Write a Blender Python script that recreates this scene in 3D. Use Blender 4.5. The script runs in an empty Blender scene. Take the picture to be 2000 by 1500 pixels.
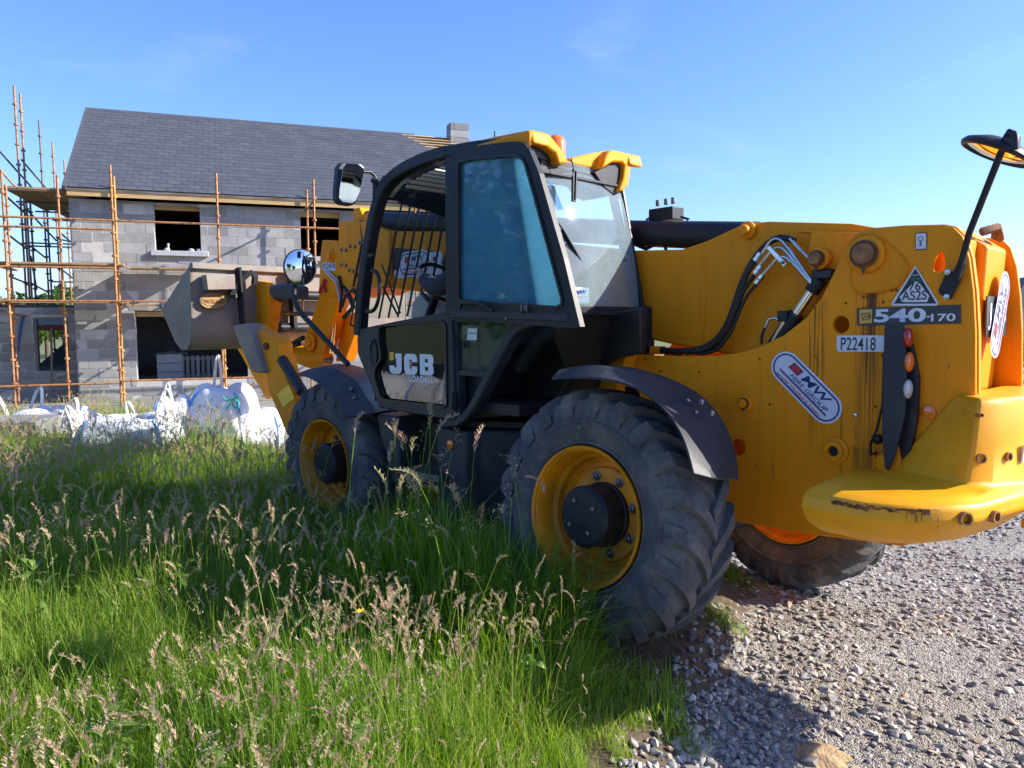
import bpy, bmesh, math, random
import numpy as np
from mathutils import Vector, Matrix, noise
from mathutils.geometry import tessellate_polygon
random.seed(7); rng = np.random.default_rng(7)
sc = bpy.context.scene
rad = math.radians
# ------------------------------------------------------------------ camera, world, sun, exposure
F = 1490.0                                  # focal length in photograph pixels (2000 wide)
def vdir(x, y):
    v = np.array([x-1000, y-750, F]); return v/np.linalg.norm(v)
def upvec(p): return np.array([0., -math.cos(rad(p)), -math.sin(rad(p))])
MX = vdir(-400, 660); MZ = upvec(4.6); MZ = MZ-MX*(MZ@MX); MZ /= np.linalg.norm(MZ); MY = np.cross(MZ, MX)
M = np.stack([MX, MY, MZ])                  # rows: telehandler axes (forward, left, up) seen from the camera (right, down, ahead)
WZ = upvec(5.37); WX = MX-WZ*(MX@WZ); WX /= np.linalg.norm(WX); WY = np.cross(WZ, WX)
W = np.stack([WX, WY, WZ])                  # rows: level world axes
CM = np.array([-2.384, 3.866, 1.548])       # camera in the telehandler's frame
M2W = M@W.T                                 # row vectors: v_world = v_machine @ M2W
CW = CM@M2W
cam = bpy.data.cameras.new('camera'); camo = bpy.data.objects.new('camera', cam); sc.collection.objects.link(camo); sc.camera = camo
r_, d_, f_ = [np.array(v)@W.T for v in ((1., 0, 0), (0, 1., 0), (0, 0, 1.))]
camo.matrix_world = Matrix(((r_[0], -d_[0], -f_[0], CW[0]), (r_[1], -d_[1], -f_[1], CW[1]), (r_[2], -d_[2], -f_[2], CW[2]), (0, 0, 0, 1)))
cam.sensor_width = 36; cam.lens = F/2000*36; cam.clip_start = .05; cam.clip_end = 6000
FH = np.array([f_[0], f_[1]]); FH /= np.linalg.norm(FH)      # level "ahead" of the camera
RH = np.array([FH[1], -FH[0]])                               # level "right"
SUN_AZ, SUN_EL = 90.0, 29.0                                 # degrees clockwise from the view direction, height
sd = FH*math.cos(rad(SUN_AZ)) + RH*math.sin(rad(SUN_AZ))
sun_vec = Vector((sd[0]*math.cos(rad(SUN_EL)), sd[1]*math.cos(rad(SUN_EL)), math.sin(rad(SUN_EL))))
world = bpy.data.worlds.new('World'); sc.world = world; world.use_nodes = True
wn = world.node_tree; wn.nodes.clear()
def N(nt, t, **k):
    n = nt.nodes.new(t)
    for a, b in k.items():
        if a in n.inputs: n.inputs[a].default_value = b
        else: setattr(n, a, b)
    return n
sky = N(wn, 'ShaderNodeTexSky', sky_type='NISHITA', sun_disc=False, sun_elevation=rad(SUN_EL), air_density=1.0, dust_density=.7, ozone_density=6.)
sky.sun_rotation = math.atan2(sun_vec.x, sun_vec.y)
bg = N(wn, 'ShaderNodeBackground', Strength=.105); wo = N(wn, 'ShaderNodeOutputWorld')
# thin wisps of cloud, a few low in the sky
tc = N(wn, 'ShaderNodeTexCoord'); mp = N(wn, 'ShaderNodeMapping'); mp.inputs['Scale'].default_value = (2.2, 2.2, 7.5)
nz = N(wn, 'ShaderNodeTexNoise', Scale=1.7, Detail=7., Roughness=.6, Distortion=.5)
cr = N(wn, 'ShaderNodeValToRGB'); cr.color_ramp.elements[0].position = .57; cr.color_ramp.elements[1].position = 1.0
cr.color_ramp.elements[1].color = (.12, .12, .12, 1)
mx = N(wn, 'ShaderNodeMix', data_type='RGBA'); mx.inputs['B'].default_value = (6.2, 6.6, 7.2, 1)
wn.links.new(tc.outputs['Generated'], mp.inputs[0]); wn.links.new(mp.outputs[0], nz.inputs['Vector']); wn.links.new(nz.outputs[0], cr.inputs[0])
wn.links.new(cr.outputs[0], mx.inputs['Factor']); wn.links.new(sky.outputs[0], mx.inputs['A'])
hs = N(wn, 'ShaderNodeHueSaturation', Saturation=1.03)
tn = N(wn, 'ShaderNodeMix', data_type='RGBA', blend_type='MULTIPLY'); tn.inputs['Factor'].default_value = 1; tn.inputs['B'].default_value = (.82, .815, 1.0, 1)
wn.links.new(sky.outputs[0], tn.inputs['A']); wn.links.new(tn.outputs['Result'], mx.inputs['A'])
wn.links.new(mx.outputs['Result'], hs.inputs['Color']); wn.links.new(hs.outputs[0], bg.inputs[0]); wn.links.new(bg.outputs[0], wo.inputs[0])
sun = bpy.data.lights.new('sun', 'SUN'); sun.energy = 3.7; sun.angle = rad(.55); sun.color = (1, .93, .82)
suno = bpy.data.objects.new('sun', sun); sc.collection.objects.link(suno)
suno.rotation_euler = sun_vec.to_track_quat('Z', 'Y').to_euler()
sc.view_settings.view_transform = 'Standard'; sc.view_settings.look = 'None'; sc.view_settings.exposure = 1.5; sc.view_settings.gamma = 1
sc.view_settings.use_curve_mapping = False
sc.cycles.max_bounces = 10; sc.cycles.transparent_max_bounces = 24

# ------------------------------------------------------------------ points from the photograph on real planes
def P(px, py, **k):
    """machine-frame point seen at pixel (px, py) on the plane x=, y= or z="""
    d = np.array([px-1000, py-750, F])@M.T; ax, v = list(k.items())[0]; i = 'xyz'.index(ax)
    return CM + d*((v-CM[i])/d[i])
def P2(pts, y): return [P(a, b, y=y) for a, b in pts]
def PW(px, py, D):
    d = np.array([px-1000, py-750, F])@W.T; h = d[:2]@FH; return CW + d*(D/h)
def ground(x, y):
    x = np.asarray(x, float); y = np.asarray(y, float)
    D = (x-CW[0])*FH[0]+(y-CW[1])*FH[1]
    z = -.034*np.clip(D-3.6, 0, 15)
    return z

# ------------------------------------------------------------------ mesh builder
def nrm(v): v = np.asarray(v, float); return v/(np.linalg.norm(v)+1e-12)
class MB:
    def __init__(s): s.v = []; s.f = []
    def add(s, vs, fs):
        o = len(s.v); s.v += [tuple(float(c) for c in v) for v in vs]; s.f += [tuple(i+o for i in f) for f in fs]; return s
    def box(s, c, d, R=None):
        h = np.array(d)/2; vs = [np.array((a, b, e))*h for a in (-1, 1) for b in (-1, 1) for e in (-1, 1)]
        if R is not None: vs = [R@v for v in vs]
        return s.add([v+np.array(c) for v in vs], [(0, 1, 3, 2), (4, 6, 7, 5), (0, 4, 5, 1), (2, 3, 7, 6), (0, 2, 6, 4), (1, 5, 7, 3)])
    def bb(s, a, b): a = np.array(a, float); b = np.array(b, float); return s.box((a+b)/2, np.abs(b-a))
    def prism(s, poly, vec, holes=()):
        vec = np.array(vec, float)
        loops = [[np.array(p, float) for p in poly]]+[[np.array(p, float) for p in h] for h in holes]
        allp = [p for l in loops for p in l]; n = len(allp)
        if holes: tri = tessellate_polygon([[Vector(p) for p in l] for l in loops])
        else: tri = [tuple(range(n))]
        fs = [tuple(t) for t in tri]+[tuple(i+n for i in reversed(t)) for t in tri]
        o = 0
        for l in loops:
            k = len(l)
            for i in range(k): j = (i+1) % k; fs.append((o+i, o+j, o+j+n, o+i+n))
            o += k
        return s.add(allp+[p+vec for p in allp], fs)
    def frames(s, path, up=None):
        path = [np.array(p, float) for p in path]; n = len(path); T = []
        for i in range(n):
            t = np.zeros(3)
            if i < n-1: t = t+nrm(path[i+1]-path[i])
            if i > 0: t = t+nrm(path[i]-path[i-1])
            T.append(nrm(t))
        u = np.array(up, float) if up is not None else (np.array((0, 0, 1.)) if abs(T[0][2]) < .9 else np.array((1., 0, 0)))
        out = []
        for t in T:
            a = u-t*(u@t)
            if np.linalg.norm(a) < 1e-6: a = np.cross(t, (1, 0, 0))
            a = nrm(a); out.append((t, a, np.cross(t, a)))
            if up is None: u = a
        return path, out
    def tube(s, path, r, n=8, caps=True, closed=False):
        path, fr = s.frames(path); vs = []; fs = []
        for i, (p, (t, a, b)) in enumerate(zip(path, fr)):
            ri = r[i] if hasattr(r, '__len__') else r
            for k in range(n):
                th = 2*math.pi*k/n; vs.append(p+ri*(math.cos(th)*a+math.sin(th)*b))
        m = len(path)
        for i in range(m if closed else m-1):
            j = (i+1) % m
            for k in range(n): l = (k+1) % n; fs.append((i*n+k, i*n+l, j*n+l, j*n+k))
        if caps and not closed: fs += [tuple(range(n))[::-1], tuple((m-1)*n+k for k in range(n))]
        return s.add(vs, fs)
    def bar(s, path, w, h, up=(0, 1, 0), closed=False):
        """rectangular section swept along a path: h along up, w across"""
        path, fr = s.frames(path, up); vs = []; fs = []
        if closed:
            n = len(path); fr = []
            for i in range(n):
                t = nrm(nrm(path[(i+1) % n]-path[i])+nrm(path[i]-path[i-1])); a = np.array(up, float); a = nrm(a-t*(a@t)); fr.append((t, a, np.cross(t, a)))
        for p, (t, a, b) in zip(path, fr):
            for i, j in ((-1, -1), (1, -1), (1, 1), (-1, 1)): vs.append(p+a*i*h/2+b*j*w/2)
        m = len(path)
        for i in range(m if closed else m-1):
            j = (i+1) % m
            for k in range(4): l = (k+1) % 4; fs.append((i*4+k, i*4+l, j*4+l, j*4+k))
        if not closed: fs += [(3, 2, 1, 0), tuple((m-1)*4+k for k in range(4))]
        return s.add(vs, fs)
    def lathe(s, prof, c, ax, n=32, closed=False, cap=True):
        """prof: (radius, along axis)"""
        ax = nrm(ax); a = nrm(np.cross(ax, (0, 0, 1)) if abs(ax[2]) < .9 else np.cross(ax, (1, 0, 0))); b = np.cross(ax, a); vs = []; fs = []; c = np.array(c, float)
        for (r, z) in prof:
            for k in range(n): th = 2*math.pi*k/n; vs.append(c+ax*z+r*(math.cos(th)*a+math.sin(th)*b))
        m = len(prof)
        for i in range(m if closed else m-1):
            j = (i+1) % m
            for k in range(n): l = (k+1) % n; fs.append((i*n+k, j*n+k, j*n+l, i*n+l))
        if not closed and cap:
            if prof[0][0] > 1e-6: fs.append(tuple(range(n)))
            if prof[-1][0] > 1e-6: fs.append(tuple((m-1)*n+k for k in range(n))[::-1])
        return s.add(vs, fs)
    def loft(s, rings, closed_ends=True):
        n = len(rings[0]); vs = [p for r in rings for p in r]; fs = []
        for i in range(len(rings)-1):
            for k in range(n): l = (k+1) % n; fs.append((i*n+k, i*n+l, (i+1)*n+l, (i+1)*n+k))
        if closed_ends: fs += [tuple(range(n))[::-1], tuple((len(rings)-1)*n+k for k in range(n))]
        return s.add(vs, fs)
    def grid(s, fn, nu, nv):
        vs = [fn(i/nu, j/nv) for i in range(nu+1) for j in range(nv+1)]
        return s.add(vs, [(i*(nv+1)+j, (i+1)*(nv+1)+j, (i+1)*(nv+1)+j+1, i*(nv+1)+j+1) for i in range(nu) for j in range(nv)])
    def ball(s, c, r, n=12, m=8):
        r = np.array(r if hasattr(r, '__len__') else (r, r, r), float); vs = [];
        for i in range(m+1):
            a = math.pi*i/m
            for k in range(n): t = 2*math.pi*k/n; vs.append(np.array(c)+r*np.array((math.sin(a)*math.cos(t), math.sin(a)*math.sin(t), math.cos(a))))
        return s.add(vs, [(i*n+k, (i+1)*n+k, (i+1)*n+(k+1) % n, i*n+(k+1) % n) for i in range(m) for k in range(n)])
def mesh_of(name, mb, smooth=None):
    me = bpy.data.meshes.new(name); me.from_pydata(mb.v, [], mb.f); me.validate()
    bm = bmesh.new(); bm.from_mesh(me)
    bmesh.ops.remove_doubles(bm, verts=bm.verts, dist=1e-5)
    bmesh.ops.recalc_face_normals(bm, faces=bm.faces); bm.to_mesh(me); bm.free()
    if smooth:
        me.shade_smooth(); me.set_sharp_from_angle(angle=rad(smooth))
    return me
def org(o):
    """location of an object in its root's frame"""
    v = Vector((0, 0, 0))
    while o is not None and 'root' not in o: v += o.location; o = o.parent
    return v
def obj(name, mb, m, parent=None, smooth=None, bevel=0, kind=None, label=None, cat=None, group=None, segs=2, center=True):
    me = mb if isinstance(mb, bpy.types.Mesh) else mesh_of(name, mb, smooth if smooth else (45 if bevel else None))
    if m is not None and not len(me.materials): me.materials.append(m)
    o = bpy.data.objects.new(name, me); sc.collection.objects.link(o)
    if center and not isinstance(mb, bpy.types.Mesh) and len(me.vertices):
        n = len(me.vertices); a = np.empty(n*3); me.vertices.foreach_get('co', a); a = a.reshape(-1, 3); c = (a.min(0)+a.max(0))/2
        if parent is None: c[2] = a[:, 2].min()
        me.transform(Matrix.Translation(Vector(-c))); o.location = Vector(c)
    if parent is not None:
        o.parent = parent; o.location -= org(parent)
    if bevel:
        b = o.modifiers.new('bevel', 'BEVEL'); b.width = bevel; b.segments = segs; b.limit_method = 'ANGLE'; b.angle_limit = rad(35)
    for k, v in (('kind', kind), ('label', label), ('category', cat), ('group', group)):
        if v: o[k] = v
    return o
def thing(name, label, cat, loc=(0, 0, 0), rz=0, group=None):
    o = bpy.data.objects.new(name, None); sc.collection.objects.link(o); o.location = loc; o.rotation_euler = (0, 0, rz)
    o['label'] = label; o['category'] = cat; o['root'] = 1; o.empty_display_size = .2
    if group: o['group'] = group
    return o

# ------------------------------------------------------------------ materials
def mat(name, c1, c2=None, rough=.5, metal=0, scale=4., detail=5., bump=0, bscale=None, c3=None, c3t=(.6, .75), c3s=None, rand=0, coat=0, spec=.5, trans=0, emis=None, stretch=None, rough2=None):
    m = bpy.data.materials.new(name); m.use_nodes = True; nt = m.node_tree; b = nt.nodes['Principled BSDF']; L = nt.links.new
    c2 = c2 or tuple(x*.8 for x in c1)
    t = N(nt, 'ShaderNodeTexCoord'); mp = N(nt, 'ShaderNodeMapping')
    if stretch: mp.inputs['Scale'].default_value = stretch
    L(t.outputs['Object'], mp.inputs[0])
    n = N(nt, 'ShaderNodeTexNoise', Scale=scale, Detail=detail, Roughness=.6); L(mp.outputs[0], n.inputs['Vector'])
    r = N(nt, 'ShaderNodeValToRGB'); r.color_ramp.elements[0].position = .35; r.color_ramp.elements[1].position = .65
    r.color_ramp.elements[0].color = (*c1, 1); r.color_ramp.elements[1].color = (*c2, 1); L(n.outputs[0], r.inputs[0]); col = r.outputs[0]
    if c3:
        n3 = N(nt, 'ShaderNodeTexNoise', Scale=c3s or scale*2.7, Detail=9., Roughness=.7); L(mp.outputs[0], n3.inputs['Vector'])
        r3 = N(nt, 'ShaderNodeMapRange'); r3.inputs[1].default_value = c3t[0]; r3.inputs[2].default_value = c3t[1]; L(n3.outputs[0], r3.inputs[0])
        mx = N(nt, 'ShaderNodeMix', data_type='RGBA'); mx.inputs['B'].default_value = (*c3, 1); L(r3.outputs[0], mx.inputs['Factor']); L(col, mx.inputs['A']); col = mx.outputs['Result']
    if rand:
        oi = N(nt, 'ShaderNodeObjectInfo'); mr = N(nt, 'ShaderNodeMapRange'); mr.inputs[3].default_value = 1-rand; mr.inputs[4].default_value = 1+rand
        gi = N(nt, 'ShaderNodeNewGeometry'); sm_ = N(nt, 'ShaderNodeMath', operation='ADD'); L(oi.outputs['Random'], sm_.inputs[0]); L(gi.outputs['Random Per Island'], sm_.inputs[1]); fr_ = N(nt, 'ShaderNodeMath', operation='FRACT'); L(sm_.outputs[0], fr_.inputs[0]); L(fr_.outputs[0], mr.inputs[0]); vm = N(nt, 'ShaderNodeVectorMath', operation='SCALE'); L(col, vm.inputs[0]); L(mr.outputs[0], vm.inputs['Scale']); col = vm.outputs[0]
    L(col, b.inputs['Base Color'])
    b.inputs['Roughness'].default_value = rough; b.inputs['Metallic'].default_value = metal; b.inputs['Coat Weight'].default_value = coat; b.inputs['Specular IOR Level'].default_value = spec
    if rough2 is not None:
        mr = N(nt, 'ShaderNodeMapRange'); mr.inputs[1].default_value = .35; mr.inputs[2].default_value = .65; mr.inputs[3].default_value = rough; mr.inputs[4].default_value = rough2
        L(n.outputs[0], mr.inputs[0]); L(mr.outputs[0], b.inputs['Roughness'])
    if emis: b.inputs['Emission Color'].default_value = (*emis[0], 1); b.inputs['Emission Strength'].default_value = emis[1]
    if bump:
        nb = N(nt, 'ShaderNodeTexNoise', Scale=bscale or scale*6, Detail=6.); L(mp.outputs[0], nb.inputs['Vector'])
        bu = N(nt, 'ShaderNodeBump', Strength=min(1, bump), Distance=.01*max(1, bump)); L(nb.outputs[0], bu.inputs['Height']); L(bu.outputs[0], b.inputs['Normal'])
    return m
def glass_mat(name, tint, haze=.1, hazecol=(.5, .55, .55), rough=.03, spots=0, refl=1., var=1.):
    m = bpy.data.materials.new(name); m.use_nodes = True; nt = m.node_tree; nt.nodes.clear(); L = nt.links.new
    tr = N(nt, 'ShaderNodeBsdfTransparent', Color=(*tint, 1)); gl = N(nt, 'ShaderNodeBsdfGlossy', Roughness=rough); gl.inputs['Color'].default_value = (refl, refl, refl, 1)
    fr = N(nt, 'ShaderNodeFresnel', IOR=1.5); m1 = N(nt, 'ShaderNodeMixShader'); L(fr.outputs[0], m1.inputs[0]); L(tr.outputs[0], m1.inputs[1]); L(gl.outputs[0], m1.inputs[2])
    df = N(nt, 'ShaderNodeBsdfDiffuse', Color=(*hazecol, 1)); tl = N(nt, 'ShaderNodeBsdfTranslucent', Color=(*hazecol, 1)); md = N(nt, 'ShaderNodeMixShader'); md.inputs[0].default_value = .5
    L(df.outputs[0], md.inputs[1]); L(tl.outputs[0], md.inputs[2])
    t = N(nt, 'ShaderNodeTexCoord'); n = N(nt, 'ShaderNodeTexNoise', Scale=3., Detail=8., Roughness=.7); L(t.outputs['Object'], n.inputs['Vector'])
    mr = N(nt, 'ShaderNodeMapRange'); mr.inputs[1].default_value = .3; mr.inputs[2].default_value = .75; mr.inputs[3].default_value = haze*(1-.6*var); mr.inputs[4].default_value = haze*(1+.7*var); L(n.outputs[0], mr.inputs[0])
    fac = mr.outputs[0]
    if spots:
        n2 = N(nt, 'ShaderNodeTexNoise', Scale=90., Detail=3.); L(t.outputs['Object'], n2.inputs['Vector']); g = N(nt, 'ShaderNodeMapRange'); g.inputs[1].default_value = .62; g.inputs[2].default_value = .72; g.inputs[4].default_value = spots
        L(n2.outputs[0], g.inputs[0]); ad = N(nt, 'ShaderNodeMath', operation='ADD'); L(fac, ad.inputs[0]); L(g.outputs[0], ad.inputs[1]); fac = ad.outputs[0]
    m2 = N(nt, 'ShaderNodeMixShader'); L(fac, m2.inputs[0]); L(m1.outputs[0], m2.inputs[1]); L(md.outputs[0], m2.inputs[2]); o = N(nt, 'ShaderNodeOutputMaterial'); L(m2.outputs[0], o.inputs[0])
    return m
YEL = (.93, .325, .003); YEL2 = (.88, .295, .003)
m_yel = mat('yellow_paint', YEL, YEL2, rough=.42, scale=1.2, c3=(.36, .15, .015), c3t=(.68, .84), c3s=9, coat=.0, spec=.18, rough2=.55, bump=.04, bscale=3)
def grime(m, amt=.22, col=(.30, .15, .03)):
    """faint vertical runs and a film of dust over a paint"""
    nt = m.node_tree; b = nt.nodes['Principled BSDF']; L = nt.links.new; src = b.inputs['Base Color'].links[0].from_socket
    t = N(nt, 'ShaderNodeTexCoord'); mp = N(nt, 'ShaderNodeMapping'); mp.inputs['Scale'].default_value = (22, 22, 1.1); L(t.outputs['Object'], mp.inputs[0]); n = N(nt, 'ShaderNodeTexNoise', Scale=1., Detail=5., Roughness=.65); L(mp.outputs[0], n.inputs['Vector'])
    n2 = N(nt, 'ShaderNodeTexNoise', Scale=1.7, Detail=6., Roughness=.6); L(t.outputs['Object'], n2.inputs['Vector'])
    r = N(nt, 'ShaderNodeMapRange'); r.inputs[1].default_value = .50; r.inputs[2].default_value = .80; L(n.outputs[0], r.inputs[0]); r2 = N(nt, 'ShaderNodeMapRange'); r2.inputs[1].default_value = .40; r2.inputs[2].default_value = .75; r2.inputs[4].default_value = amt; L(n2.outputs[0], r2.inputs[0])
    ml = N(nt, 'ShaderNodeMath', operation='MULTIPLY_ADD'); L(r.outputs[0], ml.inputs[0]); ml.inputs[1].default_value = amt*1.3; L(r2.outputs[0], ml.inputs[2]); ml.use_clamp = True
    mx_ = N(nt, 'ShaderNodeMix', data_type='RGBA'); mx_.inputs['B'].default_value = (*col, 1); L(ml.outputs[0], mx_.inputs['Factor']); L(src, mx_.inputs['A']); L(mx_.outputs['Result'], b.inputs['Base Color'])
grime(m_yel)
m_cw = mat('counterweight_paint', (.90, .42, .010), (.86, .35, .006), rough=.45, spec=.25, scale=2.2, c3=(.26, .19, .05), c3t=(.66, .74), c3s=4, coat=.1, bump=.12, bscale=14)
grime(m_cw, .16, (.34, .22, .05))
m_yel2 = mat('scuffed_yellow_paint', YEL, (.46, .20, .015), rough=.45, scale=5, c3=(.12, .05, .02), c3t=(.62, .70), c3s=14)
m_blk = mat('black_paint', (.016, .018, .023), (.024, .026, .031), rough=.45, spec=.3, scale=3, c3=(.11, .10, .09), c3t=(.60, .85), c3s=7, bump=.05)
m_dirty = mat('dirty_black_panel', (.012, .011, .011), (.03, .022, .016), rough=.5, scale=4, c3=(.25, .22, .18), c3t=(.66, .72), c3s=16)
m_plas = mat('black_plastic', (.026, .029, .036), (.038, .042, .050), rough=.50, scale=6, c3=(.07, .07, .07), c3t=(.62, .9), c3s=5, spec=.35, bump=.1, bscale=60)
m_grey = mat('grey_plastic', (.20, .21, .22), rough=.6)
m_white = mat('white_print', (.72, .75, .78), (.66, .69, .73), rough=.4, scale=20)
m_ink = mat('dark_print', (.02, .022, .028), rough=.45)
m_navy = mat('navy_print', (.012, .03, .20), rough=.4)
m_redp = mat('red_print', (.55, .02, .02), rough=.4)
m_decal = mat('charcoal_decal', (.035, .037, .042), rough=.4, scale=20)
m_ylab = mat('yellow_print', (.85, .48, .05), rough=.4)
m_green = mat('green_print', (.02, .35, .12), rough=.4)
m_steel = mat('zinc_steel', (.62, .64, .64), (.45, .47, .47), rough=.28, metal=1, scale=30)
m_chrome = mat('chrome_rod', (.8, .8, .8), rough=.12, metal=1)
m_dksteel = mat('dull_steel', (.22, .22, .21), (.12, .12, .12), rough=.45, metal=.8, scale=20)
m_rust = mat('rusty_pin', (.42, .20, .06), (.20, .07, .025), rough=.6, scale=22, bump=.3)
m_rustd = mat('dark_rust', (.10, .04, .02), (.20, .08, .03), rough=.8, scale=18, bump=.5)
m_bucket = mat('worn_bucket_steel', (.30, .25, .20), (.20, .18, .165), rough=.5, scale=3.2, c3=(.36, .19, .10), c3t=(.54, .72), c3s=4.5, bump=.25, bscale=25, rough2=.7)
m_rubber = mat('hose_rubber', (.012, .012, .013), rough=.45)
m_amber = mat('amber_lens', (.85, .20, .01), (.75, .16, .01), rough=.15, scale=60, coat=1)
m_redl = mat('red_lens', (.45, .01, .01), rough=.12, coat=1)
m_whl = mat('white_lens', (.6, .6, .56), rough=.15, coat=1)
m_refl = mat('bright_yellow_reflector', (.95, .60, .0), rough=.35)
m_mirror = mat('mirror_glass', (.88, .88, .88), (.8, .8, .8), rough=.03, metal=1)
m_cream = mat('cream_console', (.52, .50, .43), rough=.5)
m_clear = glass_mat('rear_glass', (.80, .94, .96), .34, var=.5, hazecol=(.72, .92, .98), spots=.2)
m_blue = glass_mat('blue_tinted_glass', (.64, .92, .98), .13, var=.3, hazecol=(.24, .60, .82), spots=.03)
m_dark = glass_mat('dark_door_glass', (.10, .13, .11), .05, (.3, .3, .25), rough=.015, refl=1.)
m_qg = glass_mat('quarter_glass', (.42, .55, .50), .12, (.30, .42, .38))
m_side = glass_mat('side_glass', (.80, .88, .86), .03, (.5, .55, .55), refl=.25)
m_slat = mat('pale_guard_slat', (.60, .62, .60), (.50, .52, .50), rough=.5)
def tyre_mat():
    m = mat('dusty_tyre_rubber', (.070, .072, .078), (.11, .108, .108), rough=.8, spec=.3, scale=5, c3=(.25, .22, .18), c3t=(.46, .78), c3s=6, bump=.5, bscale=40)
    return m
m_tyre = tyre_mat()
# ================================================================== THE GROUND
def g3(px, py): # ground point under a pixel (level world, z about -.06)
    d = np.array([px-1000, py-750, F])@W.T; p = CW+d*((-.06-CW[2])/d[2]); return p[:2]
edge = [g3(1180, 1640), g3(1262, 1500), g3(1325, 1400), g3(1372, 1300), g3(1395, 1240), g3(1408, 1180), g3(1440, 1100)]
edge = [edge[0]+(edge[0]-edge[1])*8]+edge
e_end = edge[-1]
edge += [np.array((1.0, -.75)), np.array((3., -.6)), np.array((6., -.55)), np.array((9., -.9)), np.array((12., -3)), np.array((14.5, -9)), np.array((17.5, -20)), np.array((22, -42)), np.array((30, -90))]
edge = np.array(edge)
def edge_dist(x, y):
    """signed distance to the verge line: positive on the grass"""
    x = np.atleast_1d(np.asarray(x, float)); y = np.atleast_1d(np.asarray(y, float)); best = np.full(x.shape, 1e9); sgn = np.zeros(x.shape)
    for a, b in zip(edge[:-1], edge[1:]):
        d = b-a; t = np.clip(((x-a[0])*d[0]+(y-a[1])*d[1])/(d@d), 0, 1); qx = a[0]+t*d[0]; qy = a[1]+t*d[1]; ds = np.hypot(x-qx, y-qy)
        s = np.sign(d[0]*(y-a[1])-d[1]*(x-a[0])); m = ds < best-1e-9; best = np.where(m, ds, best); sgn = np.where(m, s, sgn)
    return best*sgn
def gz(x, y):
    """height of the ground: grass verge stands a little above the gravel"""
    x = np.atleast_1d(np.asarray(x, float)); y = np.atleast_1d(np.asarray(y, float)); e = edge_dist(x, y)
    s = np.clip((e+.18)/.3, 0, 1); s = s*s*(3-2*s)
    drop = .10+.10*np.clip((-e)/1.3, 0, 1)
    bump = .018*np.sin(x*2.3+y*1.1)+.012*np.sin(y*3.1-x*.7)+.02*np.sin(x*.6)*np.sin(y*.8+1)
    return ground(x, y)-drop*(1-s)+bump*s*.8+.006*np.sin(x*5.)*np.sin(y*4.2)*(1-s)
def ground_mesh(lo, hi, stp, name):
    xs = np.arange(lo[0], hi[0]+1e-6, stp); ys = np.arange(lo[1], hi[1]+1e-6, stp)
    X, Y = np.meshgrid(xs, ys, indexing='ij'); Z = gz(X.ravel(), Y.ravel())
    me = bpy.data.meshes.new(name); n = len(xs); m = len(ys)
    co = np.stack([X.ravel(), Y.ravel(), Z], 1)
    i, j = np.meshgrid(np.arange(n-1), np.arange(m-1), indexing='ij'); a = (i*m+j).ravel()
    q = np.stack([a, a+m, a+m+1, a+1], 1)
    return co, q
m_soil = mat('brown_soil', (.075, .052, .030), (.11, .080, .048), rough=.95, scale=9, c3=(.17, .13, .08), c3t=(.55, .75), bump=1.2, bscale=30)
def gravel_mat():
    m = bpy.data.materials.new('crushed_gravel_bed'); m.use_nodes = True; nt = m.node_tree; b = nt.nodes['Principled BSDF']; L = nt.links.new
    t = N(nt, 'ShaderNodeTexCoord'); v = N(nt, 'ShaderNodeTexVoronoi', Scale=55.); v2 = N(nt, 'ShaderNodeTexVoronoi', Scale=120.)
    L(t.outputs['Object'], v.inputs['Vector']); L(t.outputs['Object'], v2.inputs['Vector'])
    r = N(nt, 'ShaderNodeValToRGB'); e = r.color_ramp.elements; e[0].color = (.20, .18, .16, 1); e[1].color = (.52, .48, .42, 1); e.new(.5).color = (.33, .30, .26, 1)
    s = N(nt, 'ShaderNodeSeparateColor'); L(v.outputs['Color'], s.inputs[0]); L(s.outputs[0], r.inputs[0])
    n = N(nt, 'ShaderNodeTexNoise', Scale=.9, Detail=4.); L(t.outputs['Object'], n.inputs['Vector']); mr = N(nt, 'ShaderNodeMapRange'); mr.inputs[1].default_value = .5; mr.inputs[2].default_value = .75; L(n.outputs[0], mr.inputs[0])
    mx = N(nt, 'ShaderNodeMix', data_type='RGBA'); mx.inputs['B'].default_value = (.24, .185, .115, 1); L(mr.outputs[0], mx.inputs['Factor']); L(r.outputs[0], mx.inputs['A']); L(mx.outputs['Result'], b.inputs['Base Color'])
    bu = N(nt, 'ShaderNodeBump', Strength=.9, Distance=.02); ad = N(nt, 'ShaderNodeMath', operation='ADD'); L(v.outputs['Distance'], ad.inputs[0]); L(v2.outputs['Distance'], ad.inputs[1]); L(ad.outputs[0], bu.inputs['Height']); bu.invert = True; L(bu.outputs[0], b.inputs['Normal']); b.inputs['Roughness'].default_value = .85
    return m
m_gravel = gravel_mat()
m_turf = mat('field_turf', (.10, .14, .035), (.16, .17, .06), rough=.9, scale=.8, c3=(.13, .11, .06), c3t=(.55, .7), c3s=2.4, bump=1, bscale=14)
def sheet(name, pick, m, lo, hi, stp, mats=None):
    co, q = ground_mesh(lo, hi, stp, name); cen = co[q].mean(1); keep = pick(cen[:, 0], cen[:, 1]); q = q[keep]
    used = np.unique(q); mp_ = -np.ones(len(co), int); mp_[used] = np.arange(len(used)); me = bpy.data.meshes.new(name); me.from_pydata(co[used].tolist(), [], mp_[q].tolist())
    me.shade_smooth(); me.materials.append(m); o = bpy.data.objects.new(name, me); sc.collection.objects.link(o); o['kind'] = 'structure'; return o
NEAR_LO, NEAR_HI = (-6., -12.), (14., 8.)
innear = lambda x, y: (x > NEAR_LO[0]) & (x < NEAR_HI[0]) & (y > NEAR_LO[1]) & (y < NEAR_HI[1])
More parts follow.
